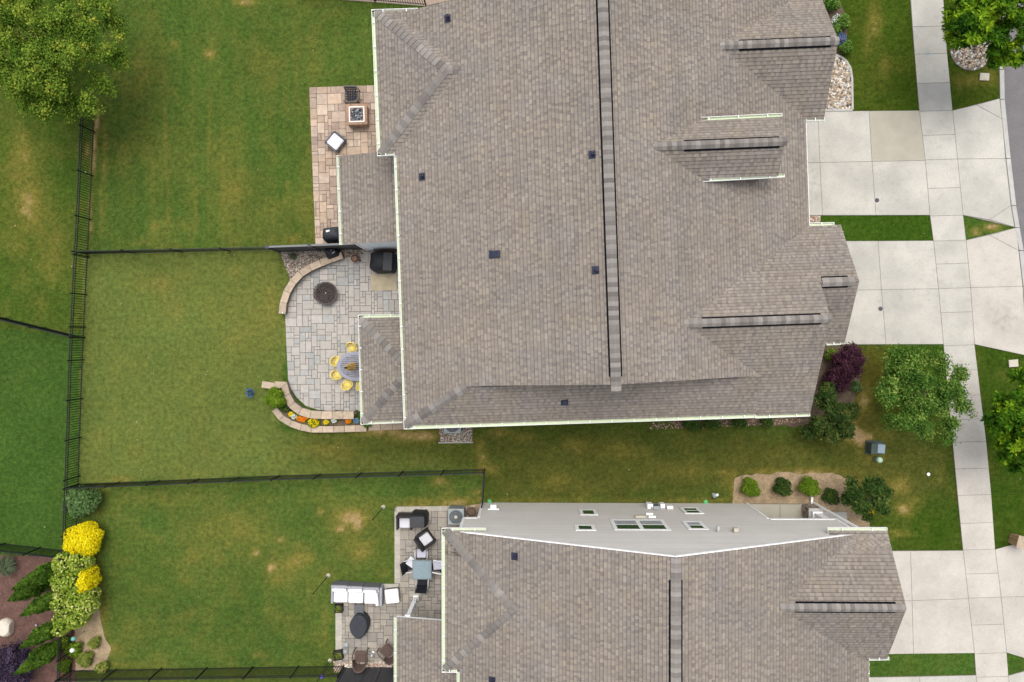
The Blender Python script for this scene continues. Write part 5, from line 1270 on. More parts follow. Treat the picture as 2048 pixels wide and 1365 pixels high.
block_wall('curved stone seat wall around the upper left of the pale grey patio', [(570, 629), (573, 604), (582, 580), (597, 558), (616, 542), (640, 531), (665, 521), (689, 513)], .32, .46, .52)
block_wall('inner curved stone wall of the flower planter, above the lawn', [(556, 770), (574, 766), (577, 786), (587, 806), (602, 820), (622, 827), (650, 829), (712, 829)], .36, .46, .5)
block_wall('short end wall of the flower planter beside the mounded shrub', [(530, 768), (556, 772)], .3, .45, .5)
block_wall('outer low curved wall of the flower planter along the lawn', [(552, 818), (566, 836), (590, 850), (620, 858), (665, 858), (735, 856)], .30, .22, .5)
block_wall('row of flat edging stones ending the planter under the roof corner', [(738, 855), (810, 852)], .30, .12, .6)
pl = WP([(545, 780), (560, 780), (570, 800), (585, 822), (615, 838), (740, 840), (740, 850), (620, 850), (580, 845), (552, 822)]); GUARD.append(pl)
tag(MB().prism(pl, -.04, .2).build('planter_soil', M['soil']), kind='structure')
GUARD.append(WP([(530, 760), (575, 760), (600, 822), (740, 822), (810, 845), (810, 862), (620, 866), (560, 846), (528, 790)]))
GUARD.append(WP([(562, 634), (568, 596), (582, 565), (612, 536), (650, 522), (695, 505), (700, 520), (620, 560), (585, 634)]))
hose = MB(); hp = [W(590 + i * 10, 837 + 2.2 * sin(i) - (5 if i > 3 else 5 - i) + 0, .26) for i in range(0, 13)]; hose.tube(hp, .012, 6); tag(hose.build('garden_hose', M['teal_glass']), 'thin blue green hose lying along the planter flowers', 'hose')
fls = [(582, 829, 'flower_yellow', 'hosta'), (588, 834, 'flower_white', 'bright'), (599, 838, 'flower_orange', 'bright'), (606, 840, 'flower_orange', 'bright'), (612, 835, 'flower_orange', 'bright'), (627, 846, 'flower_yellow', 'bright'), (652, 845, 'flower_yellow', 'hosta'), (668, 841, 'flower_white', 'bright'), (697, 843, 'flower_orange', 'bright'), (713, 842, 'flower_blue', 'bright')]
nm_ = ['yellow flower clump at the left end of the planter', 'white flower clump near the left end of the planter', 'orange flower clump, leftmost of the orange ones', 'deep orange flowers crowding the planter bend', 'orange flowers against the inner planter wall', 'big yellow flower mound spilling over the planter wall', 'pale yellow round plant in the middle of the planter', 'white flowers right of the pale yellow plant', 'orange flower clump near the porch roof', 'blue flowers closest to the porch roof']
for i, (x, y, fm, lm) in enumerate(fls):
    b = W(x, y, .35); r_ = .17 if i != 5 else .32; t = thing('flower_clump', nm_[i], 'flowers', (b.x, b.y, .18), 0, 'flowers in the stone planter')
    leaves('leaves', lm, [(0, 0, .10, r_, r_ * .8, .09)], 260 if i != 5 else 700, .045, t, seed=120 + i)['kind'] = 'stuff'
    leaves('petals', fm, [(0, 0, .19, r_ * .8, r_ * .7, .05)], 90 if i != 5 else 160, .04, t, seed=140 + i, up=1.5)['kind'] = 'stuff'
b = W(560, 812, .3)
shrub('low green plant between the mounded shrub and the flowers', 570, 815, .3, .45, 'dark', 800, .05, 150)
shrub('green plant at the right end of the planter by the porch', 733, 845, .28, .5, 'birch', 700, .05, 151)
b = W(712, 826, .47); tag(MB().lathe([(.06, 0), (.085, .04), (.07, .1)], 14).build('candle_jar', M['brown_pot'], None, (b.x, b.y, .46), smooth=True), 'small dark round jar on the planter wall by the porch', 'jar')
b = W(566, 626, .47); tag(MB().lathe([(.035, 0), (.04, .05), (.03, .08)], 12).build('candle_jar', M['cushion'], None, (b.x, b.y, .46), smooth=True), 'tiny white cup on the end of the curved seat wall', 'cup')
# ================================================================== FURNITURE
def at(px, py, z=0.0): p = W(px, py, z); return (p.x, p.y, 0)
# yellow cast metal chairs round the oval table
def yellow_chair(label, loc, rz):
    t = thing('patio_chair', label, 'chair', loc, rz, 'yellow chairs around the grey table')
    s = MB()
    for k in range(20):   # rim
        a0, a1 = 2 * pi * k / 20, 2 * pi * (k + 1) / 20; s.rod((.22 * cos(a0), .22 * sin(a0), .44), (.22 * cos(a1), .22 * sin(a1), .44), .018, 6)
    for k in range(8):
        a0 = pi * k / 8; s.rod((.21 * cos(a0), .21 * sin(a0), .44), (-.21 * cos(a0), -.21 * sin(a0), .44), .014, 5)
    for rr_ in (.07, .14):
        for k in range(14):
            a0, a1 = 2 * pi * k / 14, 2 * pi * (k + 1) / 14; s.rod((rr_ * cos(a0), rr_ * sin(a0), .445), (rr_ * cos(a1), rr_ * sin(a1), .445), .016, 5)
    s.build('seat', M['yellow'], t)
    bk = MB(); N = 12
    P = lambda a, z: Vector((-.23 * cos(a) * (1 + (z - .44) * .28), .23 * sin(a) * (1 + (z - .44) * .1), z))
    for k in range(N):
        a0, a1 = -1.35 + 2.7 * k / N, -1.35 + 2.7 * (k + 1) / N
        h = lambda a: .60 + .2 * cos(a)
        bk.rod(P(a0, h(a0)), P(a1, h(a1)), .017, 6); bk.rod(P(a0, .47), P(a1, .47), .014, 5); bk.rod(P(a0, (.47 + h(a0)) / 2), P(a1, (.47 + h(a1)) / 2), .016, 5)
        bk.rod(P(a0, .47), P(a1, h(a1)), .014, 5); bk.rod(P(a1, .47), P(a0, h(a0)), .014, 5)
    bk.build('backrest', M['yellow'], t)
    lg = MB().rod((0, 0, .44), (.04, 0, 0), .02, 6, .016).mesh('leg', M['yellow'])
    for k in range(4): a = pi / 4 + k * pi / 2; link('leg', lg, t, (.17 * cos(a), .17 * sin(a), 0), (0, 0, a))
    return t
yellow_chair('yellow lattice chair at the upper side of the grey oval table', at(704, 696, .5), R(-84))
yellow_chair('yellow chair at the left of the oval table, upper of the two', at(675, 723, .45), R(4))
yellow_chair('yellow chair at the left of the oval table, lower of the two', at(676, 749, .45), R(14))
yellow_chair('yellow chair at the lower left of the oval table', at(695, 769, .5), R(70))
yellow_chair('yellow chair mostly hidden by the porch roof below the table', at(722, 770, .5), R(100))
tc = W(716, 733, .73); t = thing('patio_table', 'grey oval slatted table half under the porch roof', 'table', (tc.x, tc.y, 0))
a_, b_ = .98, .68; rim = MB(); N = 40
for k in range(N):
    t0, t1 = 2 * pi * k / N, 2 * pi * (k + 1) / N; q = [(a_ * cos(t0), b_ * sin(t0)), (a_ * cos(t1), b_ * sin(t1)), (a_ * .83 * cos(t1), b_ * .80 * sin(t1)), (a_ * .83 * cos(t0), b_ * .80 * sin(t0))]
    rim.prism(q, .70, .73)
rim.build('tabletop', M['table_grey'], t)
ns = 13
for k in range(ns):
    y_ = -.52 + 1.04 * k / (ns - 1); xx = a_ * .86 * math.sqrt(max(0, 1 - (y_ / (b_ * .86)) ** 2))
    if xx > .1: MB().box((0, y_, .713), (2 * xx, .05, .022)).build('slat', M['table_grey'], t, bevel=.004)
for sx in (-1, 1):
    for sy in (-1, 1): MB().rod((sx * .55, sy * .3, .7), (sx * .68, sy * .4, 0), .03, 8).build('leg', M['table_grey'], t)
# closed yellow parasol standing in the table
pb = W(706, 733.5, 1.1); t = thing('parasol', 'closed yellow parasol standing in the grey oval table', 'parasol', (pb.x, pb.y, 0))
MB().rod((0, 0, 0), (0, 0, 2.55), .02, 10).build('pole', M['fence'], t)
for k in range(12):
    a0 = 2 * pi * k / 12; mb = MB(); nz = 9; vs = []
    for j in range(nz):
        z = 1.15 + 1.35 * j / (nz - 1); r0 = .05 + .14 * ((nz - 1 - j) / (nz - 1)) ** .7 + .02 * sin(j * 1.7 + k)
        if j == 3: r0 *= .75
        for da, f in ((-.26, .78), (0, 1.1), (.26, .78)): vs.append((r0 * f * cos(a0 + da), r0 * f * sin(a0 + da), z))
    mb.add(vs, [(j * 3 + i, j * 3 + i + 1, j * 3 + i + 4, j * 3 + i + 3) for j in range(nz - 1) for i in range(2)])
    mb.build('fabric_fold', M['parasol' if k % 2 else 'parasol2'], t)
MB().lathe([(.03, 0), (.04, .03), (.015, .08)], 10).build('finial', M['fence'], t, (0, 0, 2.52))
MB().lathe([(.25, 0), (.25, .04), (.04, .08), (.03, .3)], 20).build('base', M['fence'], t)
# round fire bowl
b = W(652, 587, .4); t = thing('fire_bowl', 'round dark fire bowl filled with lava rock on the pale grey patio', 'fire pit', (b.x, b.y, 0))
MB().lathe([(.36, 0), (.40, .1), (.50, .34), (.53, .40), (.53, .42), (.50, .425), (.47, .41), (.45, .36)], 40).build('bowl', M['bowl'], t, smooth=True)
pr = [(652 + 21.5 * cos(q * pi / 10), 587 + 21 * sin(q * pi / 10)) for q in range(20)]
lr = rocks('lava_rock', pr, 900, (.035, .07), [(.07, .05, .045), (.12, .09, .08), (.035, .03, .03)], z=.37, seed=31); lr.parent = t; lr.location = (-b.x, -b.y, 0)
for rr_ in (.12, .22, .32, .41):
    mb = MB()
    for k in range(24):
        a0, a1 = 2 * pi * k / 24, 2 * pi * (k + 1) / 24; mb.rod((rr_ * cos(a0), rr_ * sin(a0), .425), (rr_ * cos(a1), rr_ * sin(a1), .425), .006, 5)
    mb.build('wire_ring', M['fence'], t)
MB().lathe([(.03, 0), (.03, .03), (.01, .05)], 10).build('knob', M['lid'], t, (0, 0, .43))
# covered grill on the pale grey patio
def cover(name, label, cat, px, py, L_, Wd, Hh, mt, rz=0, seed=1, parts=None, shoulder=.0, zc=.9):
    b = W(px, py, zc); t = thing(name, label, cat, (b.x, b.y, 0), rz); r = random.Random(seed); me_ = MB(); nx_, nl = 40, 12; vs = []
    ph = [r.uniform(0, 6.28) for _ in range(4)]
    for j in range(nl):
        f = j / (nl - 1); z = Hh * (f if j < nl - 1 else 1.0)
        k = 1.0 - .05 * f if f < .62 else (1.0 - .05 * f) * (1 - ((f - .62) / .38) ** 2.2 * .42)
        for i in range(nx_):
            a = 2 * pi * i / nx_; c, s_ = cos(a), sin(a); e = .42
            x = L_ / 2 * math.copysign(abs(c) ** e, c); y = Wd / 2 * math.copysign(abs(s_) ** e, s_)
            wob = 1 + .03 * sin(a * 7 + ph[0] + f) + .022 * sin(a * 13 + ph[1]) * (1 - f)
            vs.append((x * k * wob, y * k * wob, z * (1 + .02 * sin(3 * a + ph[2]))))
    fs = [(j * nx_ + i, j * nx_ + (i + 1) % nx_, (j + 1) * nx_ + (i + 1) % nx_, (j + 1) * nx_ + i) for j in range(nl - 1) for i in range(nx_)]
    c0 = len(vs); vs.append((0, 0, Hh * 1.02)); fs += [((nl - 1) * nx_ + i, (nl - 1) * nx_ + (i + 1) % nx_, c0) for i in range(nx_)]
    me_.add(vs, fs); o = me_.build('cover', M[mt], t, smooth=True); return t, o
t, o = cover('covered_grill', 'grill under a black rumpled cover against the house wall', 'grill', 763, 523, 1.18, .95, 1.1, 'black_cover', R(-3), 3)
MB().box((.32, -.02, 1.13), (.40, .82, .03), tilt=(.08, 'Y')).build('top_flap', M['dark_cover'], t, bevel=.015)
sl_ = MB().rod((.0, -.5, .03), (.55, -.47, .03), .03, 8).build('hem', M['black_cover'], t)
b = W(768, 565, .04); o = MB().box((0, 0, .012), (1.22, .78, .024)).build('grill_mat', M['mat_tan'], None, (b.x, b.y, .055), (0, 0, R(1)), bevel=.008); tag(o, 'tan rectangular mat on the pavers in front of the covered grill', 'mat')
# wood store / dark half round behind grill
b = W(770, 500, .2); o = MB().lathe([(.5, 0), (.55, .2), (.5, .35)], 24, sx=1, sy=.4).build('planter_tub', M['brown_pot'], None, (b.x, b.y, .03), smooth=True); tag(o, 'dark brown oval tub tucked behind the covered grill', 'tub')
def pot(label, px, py, r_, h, mt, mt2):
    b = W(px, py, h); t = thing('plant_pot', label, 'pot', (b.x, b.y, .05))
    MB().lathe([(r_ * .65, 0), (r_ * .95, h * .6), (r_, h * .9), (r_ * 1.08, h * .92), (r_ * 1.08, h), (r_ * .9, h), (r_ * .85, h * .8)], 24).build('pot_body', M[mt], t, smooth=False)
    MB().lathe([(r_ * .84, 0), (r_ * .84, .02)], 20).build('soil', M['soil'], t, (0, 0, h * .82)); return t
t = pot('small round terracotta chiminea pot beside the curved wall end', 710, 517, .17, .3, 'terracotta', 0)
MB().lathe([(.10, 0), (.12, .03), (.10, .07), (.07, .08), (.06, .02)], 18).build('neck', M['terracotta_pale'], t, (0, 0, .3)); MB().rod((.14, -.06, .14), (.24, -.12, .2), .05, 8).build('spout', M['terracotta'], t)
t, o = cover('covered_kettle', 'small black covered grill squeezed against the privacy screen and seat wall', 'grill', 663, 505, .62, .52, .8, 'black_cover', R(20), 9, zc=.6)
MB().rod((.05, -.1, .80), (.20, -.06, .83), .025, 8).build('handle', M['steel'], t); MB().lathe([(.03, 0), (.01, .04)], 8).build('knob', M['steel'], t, (.05, .05, .8))
# tan patio: fire table, strap chair, ottoman, covered grill
b = W(713.5, 229, .6); t = thing('fire_table', 'square tan block fire table with white rimmed dark glass burner', 'fire pit', (b.x, b.y, .05), R(1.5)); s_ = .98
for k in range(4):
    for c in range(4):
        off = .0 if c % 2 else .08
        for i in range(4):
            x0_ = -.44 + i * .22 + (0 if c % 2 else .0); p = Matrix.Rotation(k * pi / 2, 3, 'Z') @ Vector((x0_ + .11, -.405, .06 + c * .125))
            MB().box((0, 0, 0), (.21 - .01 * ((i + c) % 2), .09 + .008 * ((i + c) % 2), .118)).build('block', M['fire_block' if (i + c + k) % 3 else 'stone_cap'], t, p, (0, 0, k * pi / 2), bevel=.008)
for k in range(4):
    p = Matrix.Rotation(k * pi / 2, 3, 'Z') @ Vector((-.11, -.375, .535)); MB().box((0, 0, 0), (.745, .215, .06)).build('cap_stone', M['fire_block'], t, p, (0, 0, k * pi / 2), bevel=.01)
for k in range(4):
    p = Matrix.Rotation(k * pi / 2, 3, 'Z') @ Vector((0, -.335, .56)); MB().box((0, 0, 0), (.70 if k % 2 else .62, .04, .03)).build('frame', M['white'], t, p, (0, 0, k * pi / 2))
MB().box((0, 0, .535), (.62, .62, .02)).build('burner_pan', M['burner_glass'], t)
pr = [(700, 216), (727, 215), (728, 243), (701, 244)]
lr = rocks('fire_glass', [(701, 217), (726, 216), (727, 241), (702, 242)], 500, (.025, .055), [(.01, .012, .04), (.03, .035, .08), (.01, .01, .02), (.01, .012, .03), (.015, .02, .05), (.02, .02, .05), (.01, .01, .02), (.25, .28, .25)], z=.0, seed=33, flat=.9)
lr.parent = t; lr.matrix_parent_inverse = Matrix.Identity(4); lr.rotation_euler = (0, 0, -R(1.5)); vv = Matrix.Rotation(-R(1.5), 3, 'Z') @ Vector((-b.x, -b.y, 0)); c1_ = W(713.5, 229, 0); vv = Matrix.Rotation(-R(1.5), 3, 'Z') @ Vector((-c1_.x, -c1_.y, 0)); lr.location = (vv.x, vv.y, .545)
def strap_chair(label, loc, rz):
    t = thing('patio_chair', label, 'chair', loc, rz)
    m = M['wicker_taupe']; f = MB()
    f.box((0, .30, .40), (.66, .05, .07)).box((0, -.30, .40), (.66, .05, .07)).box((.30, 0, .40), (.05, .56, .07)).box((-.30, 0, .40), (.05, .56, .07)); f.build('seat_frame', m, t, bevel=.01)
    bk = MB()
    for k in range(10):
        a0 = -.5 * pi + pi * k / 10 * .5; 
    pts = [(-.33, .37), (.18, .37), (.30, .30), (.37, .12), (.37, -.12), (.30, -.28), (.10, -.36), (-.33, -.37)]
    bk.tube([Vector((x, y, .64)) for x, y in pts], .03, 8); bk.build('arm_rail', m, t)
    b2 = MB(); b2.box((-.02, .35, .55), (.60, .06, .20)); b2.build('backrest', m, t, bevel=.01)
    for i in range(4): MB().box((-.165 + .11 * i, 0, .425), (.068, .56, .012)).build('strap', M['sling'], t)
    for i in range(4): MB().box((0, -.165 + .11 * i, .437), (.56, .068, .012)).build('strap', M['sling'], t)
    for x in (-.3, .3):
        for y in (-.3, .3): MB().box((x, y, .32), (.05, .05, .64)).build('leg', m, t)
    return t
strap_chair('brown patio chair frame with bare black seat straps above the fire table', at(703, 191, .45), R(0))
b = at(670, 283, .5); t = thing('patio_chair', 'chair with square off white cushion turned askew on the tan patio', 'chair', b, R(-39))
MB().box((0, 0, .43), (.60, .60, .14)).build('cushion', M['cushion_pale'], t, bevel=.05)
MB().box((0, 0, .30), (.66, .66, .10)).box((-.33, 0, .42), (.05, .66, .2)).build('seat_frame', M['wicker_grey'], t, bevel=.01); MB().box((.02, .36, .43), (.64, .07, .26)).box((0, -.345, .42), (.64, .05, .14)).build('arm', M['wicker_grey'], t, bevel=.01)
for x in (-.28, .28):
    for y in (-.28, .28): MB().box((x, y, .13), (.06, .06, .26)).build('leg', M['wicker_taupe'], t)
t, o = cover('covered_grill', 'grill under a smooth black cover at the lower end of the tan patio', 'grill', 664, 468, .98, .68, 1.05, 'slate_cover', R(3), 12)
MB().box((-.12, .14, 1.065), (.17, .07, .006)).build('label_patch', M['white'], t, rot=(0, 0, .2))

# ---- taupe patio
def cushion(parent, c, d, mt='cushion', rz=0, nm='cushion'):
    return MB().box((0, 0, 0), d).build(nm, M[mt], parent, c, (0, 0, rz), bevel=min(d) * .35)
sf = W(715, 1190, .45); t = thing('sectional_sofa', 'grey wicker sectional sofa of three modules with white cushions', 'sofa', (sf.x, sf.y, 0), R(-1))
for i, x in enumerate((-.80, -.08, .66)):
    w_ = .74
    MB().box((x, .02, .17), (w_ - .02, .78, .30)).build('seat_base', M['wicker_grey'], t, bevel=.02)
    MB().box((x, .44 + (-.03 * i), .42), (w_ - .02, .11, .64)).build('backrest', M['wicker_pale'], t, bevel=.015)
    MB().box((x, .505 + (-.03 * i), .38), (w_ - .03, .02, .6)).build('back_panel', M['wicker_grey'], t)
    cushion(t, (x, -.02 - .02 * i, .40), (w_ - .05, .70, .16))
cushion(t, (-.80, .28, .58), (.66, .16, .34), rz=0, nm='back_cushion'); cushion(t, (-.06, .27, .58), (.66, .16, .34), rz=.03, nm='back_cushion'); cushion(t, (.62, .24, .58), (.62, .16, .34), rz=-.03, nm='back_cushion'); cushion(t, (.93, -.12, .56), (.15, .62, .30), rz=.12, nm='side_cushion')
MB().box((-1.14, .03, .34), (.10, .82, .52)).build('arm', M['wicker_pale'], t, bevel=.015); MB().box((1.10, -.04, .34), (.12, .86, .52)).build('arm', M['wicker_pale'], t, bevel=.015)
for x in (-1.1, -.4, .3, 1.08):
    for y in (-.32, .4): MB().box((x, y, .02), (.05, .05, .05)).build('foot', M['unit_dark'], t)
o_ = at(784, 1193, .4); t = thing('ottoman', 'white square ottoman beside the right end of the sofa', 'ottoman', o_, R(6)); cushion(t, (0, 0, .38), (.64, .66, .14)); MB().box((0, 0, .17), (.58, .60, .28)).build('base', M['wicker_grey'], t, bevel=.02)
o_ = at(718, 1219, .3); t = thing('side_table', 'small grey slatted table between the sofa and the covered table', 'table', o_)
for i in range(5): MB().box((0, -.18 + .09 * i, .36), (.44, .078, .03)).build('slat', M['wicker_grey'], t)
for x in (-.19, .19):
    for y in (-.18, .18): MB().box((x, y, .17), (.04, .04, .34)).build('leg', M['wicker_grey'], t)
# covered oval table
b = W(719, 1254, .5); t = thing('covered_fire_table', 'pointed oval table under a tight black cover on the taupe patio', 'table', (b.x, b.y, 0))
mb = MB(); vs = []; N = 18
out = [(-.18, .56), (.16, .56), (.34, .40), (.44, .16), (.40, -.12), (.28, -.40), (.04, -.60), (-.14, -.54), (-.34, -.34), (-.44, -.04), (-.42, .18), (-.30, .40)]
out = smooth_poly(out, 1); 
for k_, z in ((1.0, .02), (.99, .3), (.97, .5), (.94, .55), (.86, .575)):
    vs += [(x * k_ - (.04 if z > .4 else 0), y * k_, z) for x, y in out]
m_ = len(out); mb.add(vs, [(j * m_ + (i + 1) % m_, j * m_ + i, (j + 1) * m_ + i, (j + 1) * m_ + (i + 1) % m_) for j in range(4) for i in range(m_)] + [tuple(range(5 * m_ - 1, 4 * m_ - 1, -1))]); mb.build('cover', M['slate_cover'], t, smooth=False, bevel=.01)
MB().box((-.01, .55, .4), (.28, .10, .3)).build('cover_knot', M['black_cover'], t, bevel=.04)
# dining set
tb = W(844, 1140, .73); t = thing('patio_table', 'square table with frosted glass top on the taupe patio', 'table', (tb.x, tb.y, 0))
MB().box((0, 0, .725), (.80, .80, .012)).build('glass_top', M['glass_table'], t)
fr = MB()
for s in (-1, 1): fr.box((s * .42, 0, .72), (.04, .88, .035)); fr.box((0, s * .42, .72), (.80, .04, .035))
fr.build('frame', M['table_frame'], t)
for x in (-.38, .38):
    for y in (-.38, .38): MB().rod((x, y, .70), (x * .95, y * .95, 0), .022, 8).build('leg', M['table_frame'], t)
def sling_chair(label, loc, rz, cush=None, crz=0, coff=(0, 0)):
    """facing +x; back at -x"""
    t = thing('sling_chair', label, 'chair', loc, rz, 'black sling chairs around the glass table')
    MB().box((0, 0, .42), (.46, .46, .02), tilt=(-.06, 'Y')).build('seat', M['sling'], t)
    MB().box((-.30, 0, .70), (.02, .46, .58), tilt=(-.30, 'Y')).build('backrest', M['sling'], t)
    for s in (-1, 1):
        MB().tube([Vector((.26, s * .27, 0)), Vector((.24, s * .27, .42)), Vector((.20, s * .27, .62)), Vector((-.20, s * .27, .64)), Vector((-.30, s * .26, .64))], .016, 8).build('arm', M['alu'], t)
        MB().tube([Vector((-.24, s * .26, 0)), Vector((-.22, s * .25, .42)), Vector((-.39, s * .25, .99))], .015, 8).build('side_frame', M['fence'], t)
        MB().box((.0, s * .28, .655), (.30, .045, .02)).build('armrest', M['alu'], t, bevel=.006)
    if cush: cushion(t, (.0 + coff[0], coff[1], .49), (.42, .42, .09), cush, crz, 'seat_pad')
    return t
sling_chair('black sling chair with lilac pad above the glass table', at(843, 1108, .5), R(-90), 'cushion_grey', 0, (-.03, 0))
sling_chair('black sling chair left of the glass table with a pale pad slipped askew', at(822, 1131, .5), R(12), 'cushion_pale', .75, (.06, .12))
sling_chair('black sling chair right of the glass table, half under the roof', at(874, 1133, .5), R(168), 'cushion_grey', .3, (-.02, -.06))
sling_chair('black sling chair without a pad below the glass table', at(845, 1163, .5), R(87))
def armchair(label, loc, rz, mt='wicker_black', cm='cushion_pale'):
    t = thing('wicker_armchair', label, 'chair', loc, rz)
    MB().box((0, 0, .18), (.60, .60, .30)).build('seat_base', M[mt], t, bevel=.02)
    MB().box((-.31, 0, .45), (.10, .70, .80)).build('backrest', M[mt], t, bevel=.02)
    for s in (-1, 1): MB().box((.02, s * .32, .36), (.62, .09, .56)).build('arm', M[mt], t, bevel=.02)
    cushion(t, (.03, 0, .40), (.50, .50, .14), cm); return t
armchair('black wicker armchair with pale cushion beside the covered grill at the patio top', at(809, 1045, .5), R(-90))
armchair('black wicker armchair with pale cushion set diagonally near the roof', at(850, 1080, .5), R(-54 + 180 - 90))
t, o = cover('covered_grill', 'grill under a dark cover at the top of the taupe patio', 'grill', 836, 1043, .78, .72, .95, 'black_cover', 0, 14)
MB().box((-.03, -.02, .99), (.66, .50, .03)).build('top_panel', M['dark_cover'], t, bevel=.02)
# brown wicker chairs
def barrel_chair(label, loc, rz):
    t = thing('wicker_chair', label, 'chair', loc, rz, 'brown wicker chairs on the taupe patio'); m = M['wicker_brown']
    MB().box((0, 0, .38), (.50, .50, .07)).build('seat', m, t, bevel=.02)
    bk = MB(); N = 14; vs = []
    for k in range(N + 1):
        a = -pi / 2 + pi * k / N; x, y = -.18 - .28 * cos(a), .33 * sin(a); top = .60 + .26 * cos(a)
        lean = .10 * cos(a)
        vs += [(x, y, .30), (x * .86 + .0, y * .86, .30), (x - lean, y * 1.02, top), (x * .86 - lean, y * .88, top)]
    fs = []
    for k in range(N):
        o_ = k * 4; fs += [(o_ + 0, o_ + 4, o_ + 6, o_ + 2), (o_ + 5, o_ + 1, o_ + 3, o_ + 7), (o_ + 2, o_ + 6, o_ + 7, o_ + 3), (o_ + 1, o_ + 5, o_ + 4, o_ + 0)]
    bk.add(vs, fs); bk.build('backrest', m, t)
    for s in (-1, 1):
        MB().tube([Vector((-.18, s * .33, .60)), Vector((.12, s * .33, .58)), Vector((.30, s * .30, .50)), Vector((.28, s * .28, 0))], .028, 8).build('arm', m, t)
        MB().rod((-.22, s * .24, .36), (-.30, s * .26, 0), .02, 7).build('leg', m, t)
    for k in range(7): MB().box((-.02, -.21 + .07 * k, .422), (.44, .03, .012)).build('slat', m, t)
    return t
barrel_chair('brown wicker chair in front of the grey privacy screen', at(720, 1316, .5), R(88))
barrel_chair('brown wicker chair turned toward the porch roof edge', at(772, 1304, .5), R(136))
# lantern stands, planters, poles
for (x, y, lb) in ((692, 1291, 'grey round stepping disc, upper of the two near the planter'), (690, 1305, 'grey round stepping disc beside the lower planter')):
    b = W(x, y, .1); tag(MB().lathe([(.12, 0), (.13, .05), (.09, .08), (.02, .1)], 18).build('metal_ornament', M['unit_grey'], None, (b.x, b.y, .05), smooth=True), lb.replace('stepping disc', 'metal ornament'), 'ornament')
b = W(743, 1313, .3); t = thing('lantern', 'round metal lantern between the two brown wicker chairs', 'lantern', (b.x, b.y, .05))
MB().lathe([(.13, 0), (.14, .03), (.10, .05)], 16).build('base', M['steel'], t); MB().lathe([(.05, .05), (.06, .2), (.03, .25)], 12).build('candle', M['cushion'], t, smooth=True)
for k in range(6): a = k * pi / 3; MB().rod((.12 * cos(a), .12 * sin(a), .03), (.03 * cos(a), .03 * sin(a), .42), .006, 5).build('wire', M['steel'], t)
def planter(label, px, py, s_, rz, leaf):
    b = W(px, py, .3); t = thing('planter_box', label, 'planter', (b.x, b.y, .05), rz)
    mb = MB()
    for k in range(4): c = Matrix.Rotation(k * pi / 2, 3, 'Z') @ Vector((0, -s_ / 2 + .015, .15)); mb.box(c, (s_, .03, .30), k * pi / 2)
    mb.build('box', M['wicker_black'], t); MB().box((0, 0, .2), (s_ - .06, s_ - .06, .04)).build('soil', M['soil'], t)
    leaves('plant', leaf, [(0, 0, .28, s_ * .4, s_ * .4, .08)], 70, .07, t, seed=int(px), long=2.2)['kind'] = 'stuff'
planter('black square planter with pale plant at the sofa foot', 677, 1218, .36, 0, 'hosta')
planter('black square planter with yellow flowers at the lower left patio corner', 676, 1312, .40, R(10), 'hosta')
def pole(label, px, py, h=2.5):
    b = W(px, py, 0); t = thing('light_pole', label, 'pole', (b.x, b.y, 0), 0, 'thin black poles on the lower lawn')
    MB().rod((0, 0, 0), (0, 0, h), .016, 8).build('rod', M['fence'], t); MB().lathe([(.09, 0), (.09, .04), (.05, .08), (.03, .1)], 14).build('base', M['lid'], t)
    MB().lathe([(.03, 0), (.035, .05), (.01, .07)], 8).build('cap', M['fence'], t, (0, 0, h))
pole('thin black pole on the lawn above the sofa', 657, 1151); pole('thin black pole at the lawn edge near the patio top', 767, 1014); pole('thin black pole by the bottom fence and purple globe', 660, 1321)
# air conditioners
def ac_unit(label, px, py, s_, h, rz=0):
    b = W(px, py, h); t = thing('air_conditioner', label, 'air conditioner', (b.x, b.y, .04), rz)
    MB().box((0, 0, h / 2), (s_, s_, h)).build('casing', M['unit_grey'], t, bevel=.04)
    for k in range(9):
        for r_ in range(4): 
            c = Matrix.Rotation(r_ * pi / 2, 3, 'Z') @ Vector((0, -s_ / 2 - .006, .08 + k * (h - .16) / 8)); MB().box(c, (s_ - .12, .012, .03), r_ * pi / 2).build('louvre', M['unit_dark'], t) if k % 2 == 0 else None
    MB().lathe([(s_ * .42, 0), (s_ * .42, .012), (s_ * .38, .014), (s_ * .36, .004)], 32).build('fan_ring', M['unit_dark'], t, (0, 0, h))
    mb = MB()
    for rr_ in np.linspace(.08, s_ * .38, 7):
        for k in range(24): a0, a1 = 2 * pi * k / 24, 2 * pi * (k + 1) / 24; mb.rod((rr_ * cos(a0), rr_ * sin(a0), h + .025), (rr_ * cos(a1), rr_ * sin(a1), h + .025), .005, 4)
    mb.build('fan_guard', M['unit_grey'], t)
    for k in range(5): a = k * 2 * pi / 5; MB().box((.15 * cos(a), .15 * sin(a), h + .014), (.22, .09, .006), a, tilt=(.25, 'X')).build('blade', M['unit_dark'], t)
    MB().lathe([(.08, 0), (.08, .02), (.05, .03)], 14).build('hub', M['lid'], t, (0, 0, h + .02))
ac_unit('air conditioner on the gravel pad under the south gutter', 905, 850, .80, .75)
ac_unit('air conditioner squeezed beside the grey house corner', 912, 1034, .74, .75)
t = pot('dark brown round pot between the air conditioner and fence', 943, 1024, .20, .4, 'brown_pot', 0)
